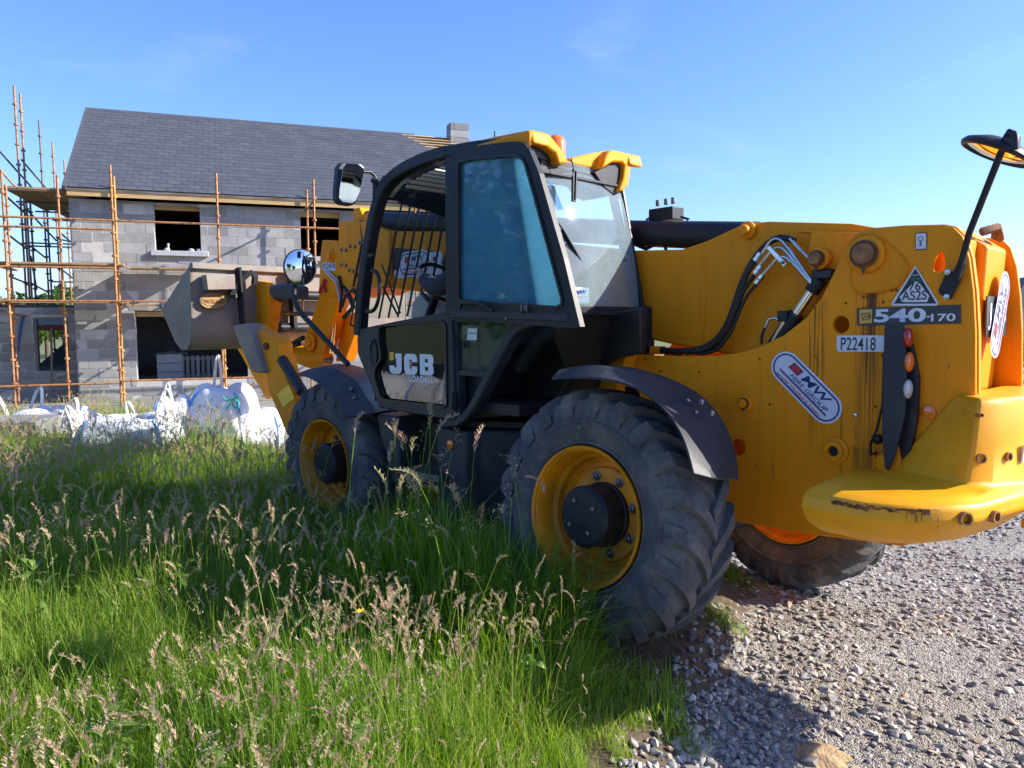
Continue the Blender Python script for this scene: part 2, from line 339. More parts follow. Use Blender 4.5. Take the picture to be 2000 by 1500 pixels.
sheet('grass_ground', lambda x, y: edge_dist(x, y) > .05, m_soil, NEAR_LO, NEAR_HI, .1)
sheet('gravel_track', lambda x, y: edge_dist(x, y) <= -.12, m_gravel, NEAR_LO, NEAR_HI, .1)
sheet('verge_soil_bank', lambda x, y: (edge_dist(x, y) <= .05) & (edge_dist(x, y) > -.12), m_soil, NEAR_LO, NEAR_HI, .1)
sheet('field', lambda x, y: (~innear(x, y)) & (edge_dist(x, y) > -.6), m_turf, (-46, -92), (74, 88), 1.)
sheet('gravel_yard', lambda x, y: (~innear(x, y)) & (edge_dist(x, y) <= -.6), m_gravel, (-46, -92), (74, 88), 1.)
far = MB(); s1, s2 = 60, 3000.; zf = float(ground(60, -40))-.35
far.prism([(-s2, -s2, zf-.5), (s2, -s2, zf-.5), (s2, s2, zf-.5), (-s2, s2, zf-.5)], (0, 0, .3)); obj('far_ground', far, m_turf, kind='structure')

# ================================================================== THE HOUSE
DH = 17.7; A3 = PW(145, 600, DH); FAZ = 70.
u2 = FH*math.cos(rad(FAZ))+RH*math.sin(rad(FAZ)); n2 = -(FH*math.cos(rad(FAZ-90))+RH*math.sin(rad(FAZ-90)))  # n2 points at the camera side
HZ = CW[2]-2.03
HR = math.atan2(u2[1], u2[0])
# right-handed local frame: x = along the facade, y = into the house
if np.cross(np.append(u2, 0), np.append(-n2, 0))[2] < 0: print('WARN handedness')
def PH(px, py, y):
    """house-frame point (x, z) on the plane at depth y behind the facade"""
    d = np.array([px-1000, py-750, F])@W.T; o = A3[:2]-n2*y; t = ((o-CW[:2])@n2)/(d[:2]@n2); p = CW+d*t
    return (p[:2]-A3[:2])@u2, p[2]-HZ
def H2W(x, y, z):
    p = A3[:2]+u2*x-n2*y; return np.array((p[0], p[1], z+HZ))
house = thing('house', 'unfinished grey block house with dark slate roof behind the scaffolding', 'house', (A3[0], A3[1], HZ), HR)
L_H = PH(985, 430, 0)[0]; ze = PH(160, 366, -.28)[1]; wt = ze-.22
yr = 3.3; zr = PH(182, 214, yr)[1]; print('house L', L_H, 'eave', ze, 'ridge', zr, 'ridge x at 182:', PH(182, 214, yr)[0])
m_mort = mat('mortar', (.55, .54, .51), (.42, .41, .40), rough=.95, scale=3, bump=.6, bscale=20)
m_block = mat('concrete_block', (.34, .34, .33), (.235, .235, .24), rough=.92, scale=1.3, c3=(.37, .365, .35), c3t=(.50, .8), c3s=5, rand=.20, bump=.5, bscale=40)
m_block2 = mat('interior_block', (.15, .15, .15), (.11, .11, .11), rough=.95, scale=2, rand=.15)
m_slate = mat('roof_slate', (.085, .090, .105), (.070, .074, .086), rough=.55, scale=3, rand=.10, spec=.35)
m_wood = mat('pale_timber', (.52, .36, .17), (.42, .27, .11), rough=.7, scale=3, c3=(.20, .10, .03), c3t=(.70, .74), c3s=3, stretch=(1, 1, 5))
m_board = mat('scaffold_board_wood', (.42, .28, .14), (.28, .17, .08), rough=.8, scale=4, stretch=(.6, 6, 6), rand=.15)
m_felt = mat('dark_felt', (.02, .02, .022), rough=.9)
m_conc = mat('pale_concrete', (.42, .44, .46), (.34, .36, .38), rough=.85, scale=6, bump=.4)
def win(px0, py0, px1, py1, y=0):
    a = PH(px0, py0, y); b = PH(px1, py1, y); return (a[0], b[0], b[1], a[1])
W1 = win(299, 395, 393, 491); W2 = win(586, 410, 666, 502); W3 = win(262, 607, 442, 741); W3 = (W3[0], W3[0]+2.5, W3[2], W3[3])
W4 = (L_H-2.6, L_H-.9, W1[2], W1[3])
opens = [W1, W2, W3, W4]; print('openings', opens)
def blocks(parent, y0, x0, x1, z0, z1, opens, name_full='concrete_block', limit=300, flip=1, m=m_block):
    """running bond of separate blocks on the face at y0; the first `limit` are parts, the rest one mesh"""
    cand = []; row = 0; z = z0
    while z < z1-.05:
        h = min(.215, z1-z-.01); ivs = [(x0, x1)]
        for (a, b, c, d) in opens:
            if z+.11 > c and z+.11 < d+(.215 if d < z1-.5 else 0):
                if z+.11 > d: continue
                nv = []
                for (p, q) in ivs:
                    if b <= p or a >= q: nv.append((p, q)); continue
                    if a > p: nv.append((p, a))
                    if b < q: nv.append((b, q))
                ivs = nv
        for (p, q) in ivs:
            x = math.floor((p-x0)/.45)*.45+x0-(.225 if row % 2 else 0)
            while x < q:
                a = max(x, p); b = min(x+.44, q)
                if b-a > .07: cand.append((a, b, z, h))
                x += .45
        z += .225; row += 1
    base = MB().bb((-.22, -.0, -.1075), (.22, .06, .1075)); me0 = mesh_of(name_full, base); me0.materials.append(m)
    rest = MB()
    for i, (a, b, z, h) in enumerate(cand):
        dy = random.uniform(-.006, .008); c = ((a+b)/2, y0+dy-.002, z+h/2)
        if i < limit:
            o = bpy.data.objects.new(name_full, me0); sc.collection.objects.link(o); o.parent = parent; o.location = c; o.scale = ((b-a-.004)/.44, 1, (h-random.uniform(0, .008))/.215)
            o.rotation_euler = (random.uniform(-.01, .01), random.uniform(-.006, .006), random.uniform(-.01, .01))
            b_ = o
        else: rest.bb((a+.002, c[1], z), (b-.002, c[1]+.06, z+h))
    if rest.v: r = obj('concrete_blocks', rest, m, parent, kind='stuff')
    return len(cand)
def wall_slab(parent, x0, x1, y0, y1, z0, z1, opens, name, m):
    mb = MB(); mb.prism([(x0, y0, z0), (x1, y0, z0), (x1, y0, z1), (x0, y0, z1)], (0, y1-y0, 0), holes=[[(a, y0, c), (b, y0, c), (b, y0, d), (a, y0, d)] for (a, b, c, d) in opens])
    return obj(name, mb, m, parent)
wall_slab(house, 0, L_H, .005, .30, -.4, wt, opens, 'wall', m_mort)
nb = blocks(house, 0, 0, L_H, -.4, wt, opens, limit=290); print('blocks', nb)
# side, back and inner walls, floors
YB = 6.6
gp = [(0, .3, -.4), (0, YB, -.4), (0, YB, ze-.1), (0, yr, zr-.2), (0, .3, ze)]
for x in (0, L_H-.3): obj('gable_wall', MB().prism([(x+p[0], p[1], p[2]) for p in gp], (.3, 0, 0)), m_mort, house)
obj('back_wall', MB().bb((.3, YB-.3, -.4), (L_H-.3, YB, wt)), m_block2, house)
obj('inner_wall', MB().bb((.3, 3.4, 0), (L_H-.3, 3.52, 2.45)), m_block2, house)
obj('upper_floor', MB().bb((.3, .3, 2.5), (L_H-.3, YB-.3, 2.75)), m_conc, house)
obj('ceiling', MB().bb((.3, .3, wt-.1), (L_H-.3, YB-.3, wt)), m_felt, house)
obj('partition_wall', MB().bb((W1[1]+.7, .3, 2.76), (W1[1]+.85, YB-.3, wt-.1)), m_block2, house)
for (a, b, c, d) in opens[:3]:
    s_ = obj('window_opening', MB().bb((a+.01, .2, d-.14), (b-.01, .29, d-.02)), m_wood, house, label='timber packer under the lintel')
for (a, b, c, d) in (W1, W2, W4):
    s = MB(); s.bb((a-.09, -.09, c-.13), (b+.17, .25, c-.005)); obj('window_sill', s, m_conc, house, bevel=.012)
for k in range(3):
    obj('mortar_lump', MB().ball((W1[0]+(.25, .78, .95)[k]*(W1[1]-W1[0]), .05, W1[2]+.02), (.07, .05, .05), 8, 5), m_conc, house, smooth=60)
obj('pipe_stub', MB().tube([(W1[0]+.28, .1, W1[2]), (W1[0]+.28, .1, W1[2]+.18)], .025), m_conc, house)
# fascia and roof
fm = MB(); nseg = 30
obj('fascia_board', MB().bb((0.02, -.30, ze-.19), (L_H+.1, -.275, ze-.03)), m_wood, house)
mem = MB()
for i in range(nseg+1):
    x = L_H*i/nseg; mem.v += [(x, -.315, ze-.045+.012*math.sin(i*1.7)), (x, -.315, ze-.015)]
mem.f = [(2*i, 2*i+2, 2*i+3, 2*i+1) for i in range(nseg)]; mem2 = MB().prism([(0, -.312, ze-.05)]+[(L_H*i/nseg, -.312, ze-.055+.014*math.sin(i*2.1)+.008*math.sin(i*5)) for i in range(nseg+1)]+[(L_H, -.312, ze-.02), (0, -.312, ze-.02)], (0, .008, 0))
obj('roof_membrane', mem2, mat('pale_membrane', (.75, .62, .48), rough=.7), house)
slope = math.atan2(zr-ze, yr+.33); sl_len = math.hypot(zr-ze, yr+.33); rc, rs = math.cos(slope), math.sin(slope)
def RP(x, s, h=0): return np.array((x, -.33+s*rc-h*rs, ze+s*rs+h*rc))
deck = MB(); deck.prism([RP(0.02, 0, -.12), RP(L_H, 0, -.12), RP(L_H, sl_len-.02, -.12), RP(0.02, sl_len-.02, -.12)], RP(0, 0, -.03)-RP(0, 0, -.12)); obj('roof', deck, m_felt, house)
obj('roof', MB().prism([(0, yr, zr-.03), (L_H, yr, zr-.03), (L_H, YB+.3, ze-.2), (0, YB+.3, ze-.2)], (0, 0, -.1)), m_slate, house)
expo = .19; nr = int(sl_len/expo); sw = .30; sme = None
sb = MB().bb((-sw/2+.004, 0, -.008), (sw/2-.004, expo*2.0, .006)); sme = mesh_of('roof_slate', sb); sme.materials.append(m_slate)
srot = Matrix.Rotation(slope-rad(1.6), 3, 'X'); cnt = 0; rest = MB(); srx = PH(800, 272, yr)[0]; srx2 = PH(868, 318, yr-1)[0]
xl_top = srx; xl_bot = srx+3.2; Rn = np.array(srot)
cells = []
for r in range(nr+1):
    lim = xl_bot+(xl_top-xl_bot)*r/nr
    x = -.03-(sw/2 if r % 2 else 0)
    while x < L_H+.05:
        a = max(x, -.04); b = x+sw
        if b > a+.06 and (b < lim): cells.append((a, b, r))
        x += sw
cells.sort(key=lambda c: c[0]*1.0)
for (a, b, r) in cells:
    s0 = r*expo-.03; c = RP((a+b)/2, s0, .012+random.uniform(0, .003)); ln = min(1, (sl_len-s0)/(expo*2))
    if cnt < 295:
        o = bpy.data.objects.new('roof_slate', sme); sc.collection.objects.link(o); o.parent = house; o.location = Vector(c); o.rotation_euler = srot.to_euler(); o.scale = ((b-a)/sw, ln, 1); cnt += 1
    else: rest.box(c+Rn@np.array((0, expo*ln, 0)), ((b-a)-.004, expo*2*ln, .008), Rn)
obj('roof_slates', rest, m_slate, house, kind='stuff'); print('slates', len(cells))
for i in range(12):   # bare battens to the right of the slates
    r = nr-i; lim = xl_bot+(xl_top-xl_bot)*r/nr; c = RP(0, r*expo, .01)
    obj('roof_batten', MB().prism([RP(lim-.25, r*expo-.04, 0), RP(L_H, r*expo-.04, 0), RP(L_H, r*expo+.01, 0), RP(lim-.25, r*expo+.01, 0)], RP(0, 0, .03)-RP(0, 0, 0)), m_wood, house)
obj('ridge_tile', MB().prism([(-.05, yr-.13, zr-.10), (-.05, yr, zr+.045), (-.05, yr+.13, zr-.10), (-.05, yr, zr-.02)], (xl_top+.2, 0, 0)), m_slate, house)
obj('verge_trim', MB().prism([RP(-.06, -.05, -.06), RP(-.06, sl_len, -.06), RP(-.06, sl_len, .035), RP(-.06, -.05, .035)], (.05, 0, 0)), m_slate, house)
ch0 = PH(876, 250, yr); ch1 = PH(911, 250, yr); zc = PH(890, 243, yr)[1]
chm = obj('chimney', MB().bb((ch0[0]+.01, yr-.24, zr-1.2), (ch1[0]-.01, yr+.24, zc-.01)), m_mort, house)
z = zc; k = 0
while z > zr-.4:
    if k % 2: pcs = [((ch0[0], yr-.255, z-.215), (ch1[0], yr-.03, z-.01)), ((ch0[0], yr-.02, z-.215), (ch1[0], yr+.25, z-.01))]
    else:
        mid = ch0[0]+(ch1[0]-ch0[0])*.2; pcs = [((ch0[0], yr-.255, z-.215), (mid-.005, yr+.25, z-.01)), ((mid+.005, yr-.255, z-.215), (ch1[0], yr+.25, z-.01))]
    for a, b in pcs: obj('chimney_block', MB().bb(a, b), m_block, chm)
    z -= .225; k += 1
site = MB(); site.grid(lambda u, v: (lambda p: (p[0], p[1], float(gz(p[0], p[1])[0])+.03))(H2W(-10+24*u, -4.6+4.7*v+.3*math.sin(u*23), 0)), 40, 10)
obj('site_ground', site, mat('dusty_site_ground', (.30, .28, .25), (.22, .20, .17), rough=.95, scale=2, c3=(.13, .12, .08), c3t=(.55, .7), bump=1, bscale=20), kind='structure', smooth=80)
# clutter inside the patio opening
pl = thing('timber_pallet', 'wooden pallet leaning upright against the wall inside the large ground floor opening', 'pallet', tuple(H2W(W3[0]+1.25, 1.5, W3[2]-.1)), HR)
for i in range(9): obj('slat', MB().bb((-.5+i*.125, -.02, 0), (-.42+i*.125, .02, .62)), m_block, pl)
for z in (.05, .5): obj('bearer', MB().bb((-.52, .03, z), (.6, .09, z+.08)), m_block, pl)
bs = thing('block_stack', 'pale wrapped stack of blocks inside the large ground floor opening', 'block stack', tuple(H2W(W3[0]+.62, 1.6, W3[2]-.1)), HR)
for k in range(3): obj('block', MB().bb((-.3, -.22, k*.23), (.3, .22, k*.23+.215)), m_conc, bs)
obj('cover_sheet', MB().grid(lambda u, v: (-.42+u*.84, -.28+v*.56, .72+.05*math.sin(u*9)*math.sin(v*7)-.12*abs(u-.5)), 10, 6), mat('grey_sheet', (.3, .33, .38), rough=.6), bs, smooth=60)
obj('floor_slab', MB().bb((.3, .3, -.35), (L_H-.3, YB-.3, W3[2]-.1)), m_conc, house)

# low extension on the left with an opening one can see through
ext = thing('house_extension', 'low roofless block extension with a see-through opening left of the house', 'extension', tuple(H2W(0, 0, 0)), HR)
ye = 1.1; E1 = win(64, 620, 138, 728, ye); xl = PH(-160, 600, ye)[0]; ez = PH(60, 601, ye)[1]
wall_slab(ext, xl, -.02, ye+.005, ye+.22, -.5, ez, [E1], 'wall', m_mort); blocks(ext, ye, xl, -.02, -.5, ez, [E1], limit=120)
E2 = (E1[0]-.9, E1[1]+.5, E1[2]-.1, E1[3]+.02)
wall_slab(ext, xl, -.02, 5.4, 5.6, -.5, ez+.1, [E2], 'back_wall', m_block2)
obj('steel_lintel', MB().bb((E2[0], 5.2, E2[3]-.42), (E2[1], 5.35, E2[3]-.26)), mat('red_oxide_steel', (.35, .05, .035), rough=.6), ext)
obj('lintel', MB().bb((E2[0], 5.22, E2[3]-.25), (E2[1], 5.36, E2[3]+.02)), m_conc, ext)
obj('window_frame', MB().prism([(E1[0], ye+.02, E1[2]), (E1[1], ye+.02, E1[2]), (E1[1], ye+.02, E1[3]), (E1[0], ye+.02, E1[3])], (0, .1, 0), holes=[[(E1[0]+.06, ye+.02, E1[2]+.05), (E1[1]-.06, ye+.02, E1[2]+.05), (E1[1]-.06, ye+.02, E1[3]-.05), (E1[0]+.06, ye+.02, E1[3]-.05)]]), m_dksteel, ext)
a = PH(25, 752, ye-.3); b = PH(45, 615, ye-.02)
bp = obj('prop', MB().tube([H2W(a[0], ye-.35, a[1]), H2W(b[0], ye-.03, b[1])], .03), mat('blue_paint', (.02, .10, .40), rough=.5), smooth=50, cat='prop', label='blue steel prop leaning against the low extension wall')

# ================================================================== THE SCAFFOLDING
m_scaf = mat('orange_scaffold_paint', (.48, .24, .09), (.34, .15, .06), rough=.55, scale=5, c3=(.18, .06, .025), c3t=(.52, .62), c3s=9, metal=.2)
m_scafy = mat('yellow_ochre_scaffold', (.55, .30, .07), (.45, .22, .05), rough=.55, scale=5, c3=(.2, .1, .03), c3t=(.6, .7), metal=.2)
m_galv = mat('dark_scaffold_steel', (.14, .15, .15), (.22, .13, .07), rough=.5, scale=4, metal=.6)
scf = thing('scaffolding', 'rusty orange tube scaffolding round the front and left side of the unfinished house', 'scaffolding', (A3[0], A3[1], HZ), HR)
def standard(x, y, zt, zb=-.4, m=None, ph=None, r=.032):
    mb = MB().tube([(x, y, zb), (x, y, zt)], r*.8, 8)
    s = obj('standard', mb, m or m_scaf, scf, smooth=50); z = zt-.45 if ph is None else ph; c = MB()
    while z > zb+.2:
        c.lathe([(r*.8, -.03), (r*1.75, -.02), (r*1.75, .02), (r*.8, .03)], (x, y, z), (0, 0, 1), 8); z -= .5
    obj('cups', c, m or m_scaf, s, kind='stuff', smooth=50)
def ledger(p, q, m=None, r=.024, name='ledger'):
    p = np.array(p, float); q = np.array(q, float); obj(name, MB().tube([p, (p+q)/2+(0, 0, -.004), q], r, 8), m or m_scaf, scf, smooth=50)
yo, yi = -1.25, -.38
for (px, py, y, mm) in ((215, 322, yo, m_scaf), (222, 345, yi, m_scafy), (422, 338, yo, m_scaf), (612, 350, yo, m_scaf), (599, 370, yi, m_scaf), (2, 332, yo, m_scaf), (111, 342, -1.0, m_scaf), (11, 360, -.5, m_scaf), (433, 520, yi, m_scafy)):
    x, zt = PH(px, py, y); standard(x, y, zt, m=mm)
xo = [PH(2, 500, yo)[0], PH(222, 500, yo)[0], PH(428, 500, yo)[0], PH(618, 500, yo)[0]]; x5 = xo[3]+2.4; xlft = PH(-200, 500, yo)[0]
standard(x5, yo, PH(612, 350, yo)[1])
for py0, a, b, mm in ((431, xlft, x5, m_scaf), (449, xlft, xo[1], m_scaf), (524, xlft, xo[1], m_scaf), (520, xo[2], x5, m_scaf), (588, xlft, x5, m_scaf), (748, xlft, xo[1], m_scaf), (744, xo[1], xo[3], m_scaf)):
    z = PH(222, py0, yo)[1]; ledger((a, yo-.05, z), (b, yo-.05, z), mm)
for x in xo+[x5]:
    for py0 in (524, 592): z = PH(222, py0, yo)[1]; ledger((x, yo-.1, z-.02), (x, -.02, z-.02), name='transom')
z2 = PH(222, 516, yo)[1]; z1 = PH(222, 590, yo)[1]
def boards(x0, x1, z, y0=yo+.03, n=4, name='board', along='x', y1=None):
    for k in range(n):
        a = y0+k*.225
        if along == 'x': obj(name, MB().bb((x0+random.uniform(-.1, .1), a, z-.02), (x1+random.uniform(-.05, .1), a+.22, z+.018)), m_board, scf)
        else: obj(name, MB().bb((x0+k*.225, y0, z-.02), (x0+k*.225+.22, y1, z+.018)), m_board, scf)
boards(xlft, xo[1]+.1, z2); boards(xlft, xo[1]+.15, z1)
xb = PH(376, 520, yi)[0]; boards(xo[1]+.2, xb, z2-.04, y0=-.75, n=3)
boards(xo[1]+.2, xo[3], z1-.06, y0=-.8, n=3)
# tower up the left gable
tw = [((27, 168), -1.9, 3.0, m_scaf), ((39, 183), -1.4, 3.6, m_scaf), ((76, 235), 0, 6.2, m_galv), ((102, 277), 0, 7.9, m_scaf), ((125, 312), 0, 9.9, m_scaf)]
tpos = []
for (pp, _, y, mm) in tw:
    x, zt = PH(pp[0], pp[1], y); standard(x, y, zt, m=mm); tpos.append((x, y, zt))
for (px, y) in ((46, 4.5), (58, 3.4), (90, 5.5), (146, 8.5), (136, 7.2)):
    x, zt = PH(px, 380, y); standard(x, y, zt, m=m_galv); tpos.append((x, y, zt))
zp = PH(20, 366, 0)[1]
xa = PH(5, 370, 0)[0]
for k in range(6): obj('board', MB().bb((xa+k*.3, -.1, zp-.025), (xa+k*.3+.28, 3.9 if k < 4 else 5.5, zp+.02)), m_board, scf)
for k in range(6): obj('board', MB().bb((xa+.25+k*.3, 4.2, zp-.03), (xa+k*.3+.53, 8.2, zp+.015)), m_board, scf)
for y in (-.1, 2., 3.95, 6, 8.1): ledger((xa-.2, y, zp-.06), (-.02, y, zp-.06), m_galv, name='transom')
def seg(p, yp, q, yq, mm=m_galv):
    a = PH(*p, yp); b = PH(*q, yq); ledger((a[0], yp, a[1]), (b[0], yq, b[1]), mm, name='brace')
seg((-10, 285), 3, (62, 366), 5); seg((42, 312), 3.5, (92, 370), 6, m_galv); seg((-5, 325), 1, (28, 363), 1, m_scaf)
seg((3, 375), 0, (62, 428), 3.5); seg((55, 412), 3, (110, 470), 5); seg((12, 455), 1, (52, 486), 3); seg((60, 480), 4, (88, 503), 5); seg((118, 455), 3, (145, 478), 6)
for py0 in (474, 480): seg((50, py0), 4, (146, py0+3), 8)
seg((112, 466), 4, (146, 474), 8); seg((40, 410), 3, (60, 412), 4.5); seg((20, 540), 1, (50, 552), 3); seg((60, 552), 4, (92, 570), 5.5); seg((60, 500), 4, (72, 566), 4.5); seg((112, 520), 4, (145, 545), 8)
seg((103, 550), 5, (148, 551), 8); seg((0, 606), 0, (50, 618), 1.0, m_scaf); seg((115, 600), -.4, (150, 612), .4, m_scaf); seg((100, 640), .4, (102, 780), .4)
seg((128, 640), .5, (137, 745), .5, m_scaf); seg((497, 748), yo, (478, 770), yo, m_scaf)
a = PH(660, 395, -.8); seg((597, 412), -.4, (618, 385), yo, m_dksteel)

# ================================================================== BULK BAGS, PALLETS
m_bag = mat('white_woven_plastic', (.68, .70, .74), (.58, .61, .66), rough=.5, scale=3, bump=.35, bscale=18)
m_strap = mat('webbing_strap', (.72, .70, .64), (.60, .58, .52), rough=.8, scale=20)
m_seam = mat('blue_seam', (.10, .32, .75), rough=.6)
def bag(loc, rz, sx, sy, h, label, seed, lean=(0, 0), straps=((.9, .9, .35, .1),), slump=.2, text=None, group='bulk bags'):
    b = thing('bulk_bag', label, 'bulk bag', loc, rz, group); rs = random.Random(seed)
    def f(u, v):
        a = 2*math.pi*u; t = v
        ca, sa = math.cos(a), math.sin(a); e = .45 if t < .8 else .6
        rx = sx/2*(abs(ca)**e)*(1 if ca > 0 else -1); ry = sy/2*(abs(sa)**e)*(1 if sa > 0 else -1)
        if t <= .75:
            q = t/.75; w = 1+.09*math.sin(math.pi*q)-slump*q**3*.6; z = h*q
        else:
            q = (t-.75)/.25; w = (1-slump*.6)*(1-q); z = h*(1+.10*q*(1-q)*3-.16*q*q)
        nz_ = noise.noise(Vector((ca*2.2+seed, sa*2.2, t*4)))*.07+noise.noise(Vector((ca*6+seed, sa*6, t*9)))*.035+.02*math.sin(a*9+t*14)
        w *= 1+nz_*(1.2 if t > .05 else .1)
        zz = z*(1+noise.noise(Vector((ca*1.5, sa*1.5+seed, 3.)))*(.25*slump+.1)*t)
        return (rx*w+lean[0]*zz, ry*w+lean[1]*zz, zz)
    obj('bag_body', MB().grid(f, 56, 26), m_bag, b, smooth=70)
    for i, (kx, ky, hh, tl) in enumerate(straps):
        x, y = kx*sx/2*.86, ky*sy/2*.86; z0 = h*.92; x += lean[0]*z0; y += lean[1]*z0
        wv = .10+.05*((i*7) % 3); pth = [(x-wv/2, y, z0-.2)]+[(x-wv/2*math.cos(q*math.pi)*(1-.35*math.sin(q*math.pi))+tl*math.sin(q*math.pi/1.0), y+.05*q, z0-.05+hh*math.sin(q*math.pi)**.75) for q in np.linspace(0, 1, 13)]+[(x+wv/2, y+.05, z0-.2)]
        obj('lifting_strap', MB().bar(pth, .045, .016, up=(.2, .3, .9)) if False else MB().bar(pth, .012, .05, up=(.25, .95, .05)), m_strap, b, smooth=60)
    for kx in (-1, 1):
        pth = [f({-1: .62, 1: .88}[kx], v) for v in np.linspace(.02, .76, 12)]; pth = [(p[0], p[1]-.012, p[2]) for p in pth]
        obj('seam', MB().bar(pth, .03, .012, up=(0, 1, 0)), m_seam, b, smooth=60)
    return b
def gpt(px, D, dz=0):
    p = PW(px, 600, D); return (float(p[0]), float(p[1]), float(gz(p[0], p[1])[0])+dz)
BR = math.atan2(RH[1], RH[0])
bagB = bag(gpt(243, 9.6), BR+.12, 1.08, .9, .52, 'wide low white bulk bag with slumped sides and several tall lifting loops', 3, slump=.25, straps=((-1, -1, .30, -.12), (1, -.6, .34, 0), (.7, .9, .42, .02), (-.2, .9, .26, -.06)))
bagA = bag(gpt(95, 11.2), BR-.1, 1.2, .9, .46, 'flattened white bulk bag at far left with a tall leaning loop over the grey blocks', 11, slump=.5, straps=((-1, -1, .42, -.16), (-.8, .3, .40, .10), (.9, -.9, .30, .1)))
bagC = bag(gpt(330, 10.6), BR+.4, .55, .5, .66, 'small crumpled white bulk bag squeezed at the right end of the wide low one', 23, slump=.4, straps=((-.3, -.5, .35, .02), (.9, .4, .2, .08)))
bagD = bag(gpt(430, 10.8), BR-.05, .86, .8, .80, 'tall white bulk bag with green lettering nearest the digger arm', 31, slump=.45, lean=(0, 0), straps=((-.15, -.2, .62, .02),))
m_spray = mat('green_spray_paint', (.01, .42, .30), rough=.6)
for nm_, pts_ in (('painted_letter', ((435, 775), (441, 782), (452, 780), (468, 773))), ('painted_letter', ((452, 778), (449, 790), (442, 800))), ('painted_letter', ((458, 796), (452, 788), (458, 780), (466, 785), (466, 796), (458, 797)))):
    q_ = [PW(a, b, 10.26) for a, b in pts_]; o_ = obj(nm_, MB().tube(q_, .013, 6), m_spray, smooth=60); o_.parent = bagD; o_.matrix_parent_inverse = Matrix(); wl_ = o_.location.copy(); Rz = Matrix.Rotation(-bagD.rotation_euler.z, 3, 'Z'); o_.location = Rz@(wl_-bagD.location); o_.rotation_euler = (0, 0, -bagD.rotation_euler.z)
bagE = bag(gpt(500, 11.3), BR+.2, .62, .6, .56, 'bulging sunlit white bulk bag just behind the yellow stabiliser leg', 41, slump=.5, straps=((-.7, -.3, .2, .06),))
m_wrap = mat('grey_wrapped_block', (.26, .27, .29), (.15, .155, .165), rough=.4, scale=4, bump=.6, bscale=8)
gb = obj('wrapped_block_pack', MB().box(np.array(gpt(20, 10.2))+(0, 0, .33), (.9, .6, .30), np.array(Matrix.Rotation(BR, 3, 'Z'))), m_wrap, bevel=.03, cat='block pack', label='grey plastic wrapped pack of blocks on the pallet at the left edge')
for (px, D, w, lab) in ((30, 10.2, 1.0, 'weathered wooden pallet under the grey wrapped blocks at the left edge'), (104, 10.0, .62, 'small stack of bare pallet timber beside the grey wrapped blocks')):
    g = gpt(px, D); p = thing('wooden_pallet', lab, 'pallet', g, BR)
    for k in range(3): obj('block', MB().bb((-w/2+k*(w-.1)/2, -.3, 0), (-w/2+k*(w-.1)/2+.1, .3, .1)), m_wood, p)
    for k in range(5): obj('slat', MB().bb((-w/2, -.3+k*.13, .1), (w/2, -.21+k*.13, .12)), m_wood, p)
    if w < .8:
        for k in range(4): obj('timber_offcut', MB().bb((-w/2+.03, -.25+k*.12, .125+(k % 2)*.05), (w/2-.05*k, -.16+k*.12, .17+(k % 2)*.09)), m_wood, p)
# ================================================================== SCATTERING (geometry nodes on a cloud of points)
def scatter(name, pts, rz, scl, idx, sources, kind='stuff', tilt=None):
    n = len(pts); me = bpy.data.meshes.new(name); me.vertices.add(n); me.vertices.foreach_set('co', np.asarray(pts, np.float32).ravel())
    rot = np.zeros((n, 3), np.float32); rot[:, 2] = rz
    if tilt is not None: rot[:, :2] = tilt
    a = me.attributes.new('rot', 'FLOAT_VECTOR', 'POINT'); a.data.foreach_set('vector', rot.ravel())
    a = me.attributes.new('scl', 'FLOAT', 'POINT'); a.data.foreach_set('value', np.asarray(scl, np.float32))
    a = me.attributes.new('idx', 'INT', 'POINT'); a.data.foreach_set('value', np.asarray(idx, np.int32))
    o = bpy.data.objects.new(name, me); sc.collection.objects.link(o); o['kind'] = kind
    col = bpy.data.collections.new(name+'_sources')
    for i, s in enumerate(sources):
        so = bpy.data.objects.new('%s_%02d' % (name, i), s); col.objects.link(so)
    ng = bpy.data.node_groups.new(name, 'GeometryNodeTree'); ng.interface.new_socket('Geometry', in_out='INPUT', socket_type='NodeSocketGeometry'); ng.interface.new_socket('Geometry', in_out='OUTPUT', socket_type='NodeSocketGeometry')
    i_ = ng.nodes.new('NodeGroupInput'); o_ = ng.nodes.new('NodeGroupOutput'); ip = ng.nodes.new('GeometryNodeInstanceOnPoints'); ci = ng.nodes.new('GeometryNodeCollectionInfo')
    ci.inputs[0].default_value = col; ci.inputs['Separate Children'].default_value = True; ci.inputs['Reset Children'].default_value = True; ip.inputs['Pick Instance'].default_value = True
    def at(nm, t):
        q = ng.nodes.new('GeometryNodeInputNamedAttribute'); q.data_type = t; q.inputs['Name'].default_value = nm; return q.outputs['Attribute']
    L = ng.links.new
    e2r = ng.nodes.new('FunctionNodeEulerToRotation'); L(at('rot', 'FLOAT_VECTOR'), e2r.inputs[0]); L(e2r.outputs[0], ip.inputs['Rotation'])
    L(at('scl', 'FLOAT'), ip.inputs['Scale']); L(at('idx', 'INT'), ip.inputs['Instance Index']); L(i_.outputs[0], ip.inputs['Points']); L(ci.outputs[0], ip.inputs['Instance']); L(ip.outputs[0], o_.inputs[0])
    md = o.modifiers.new('scatter', 'NODES'); md.node_group = ng
    return o
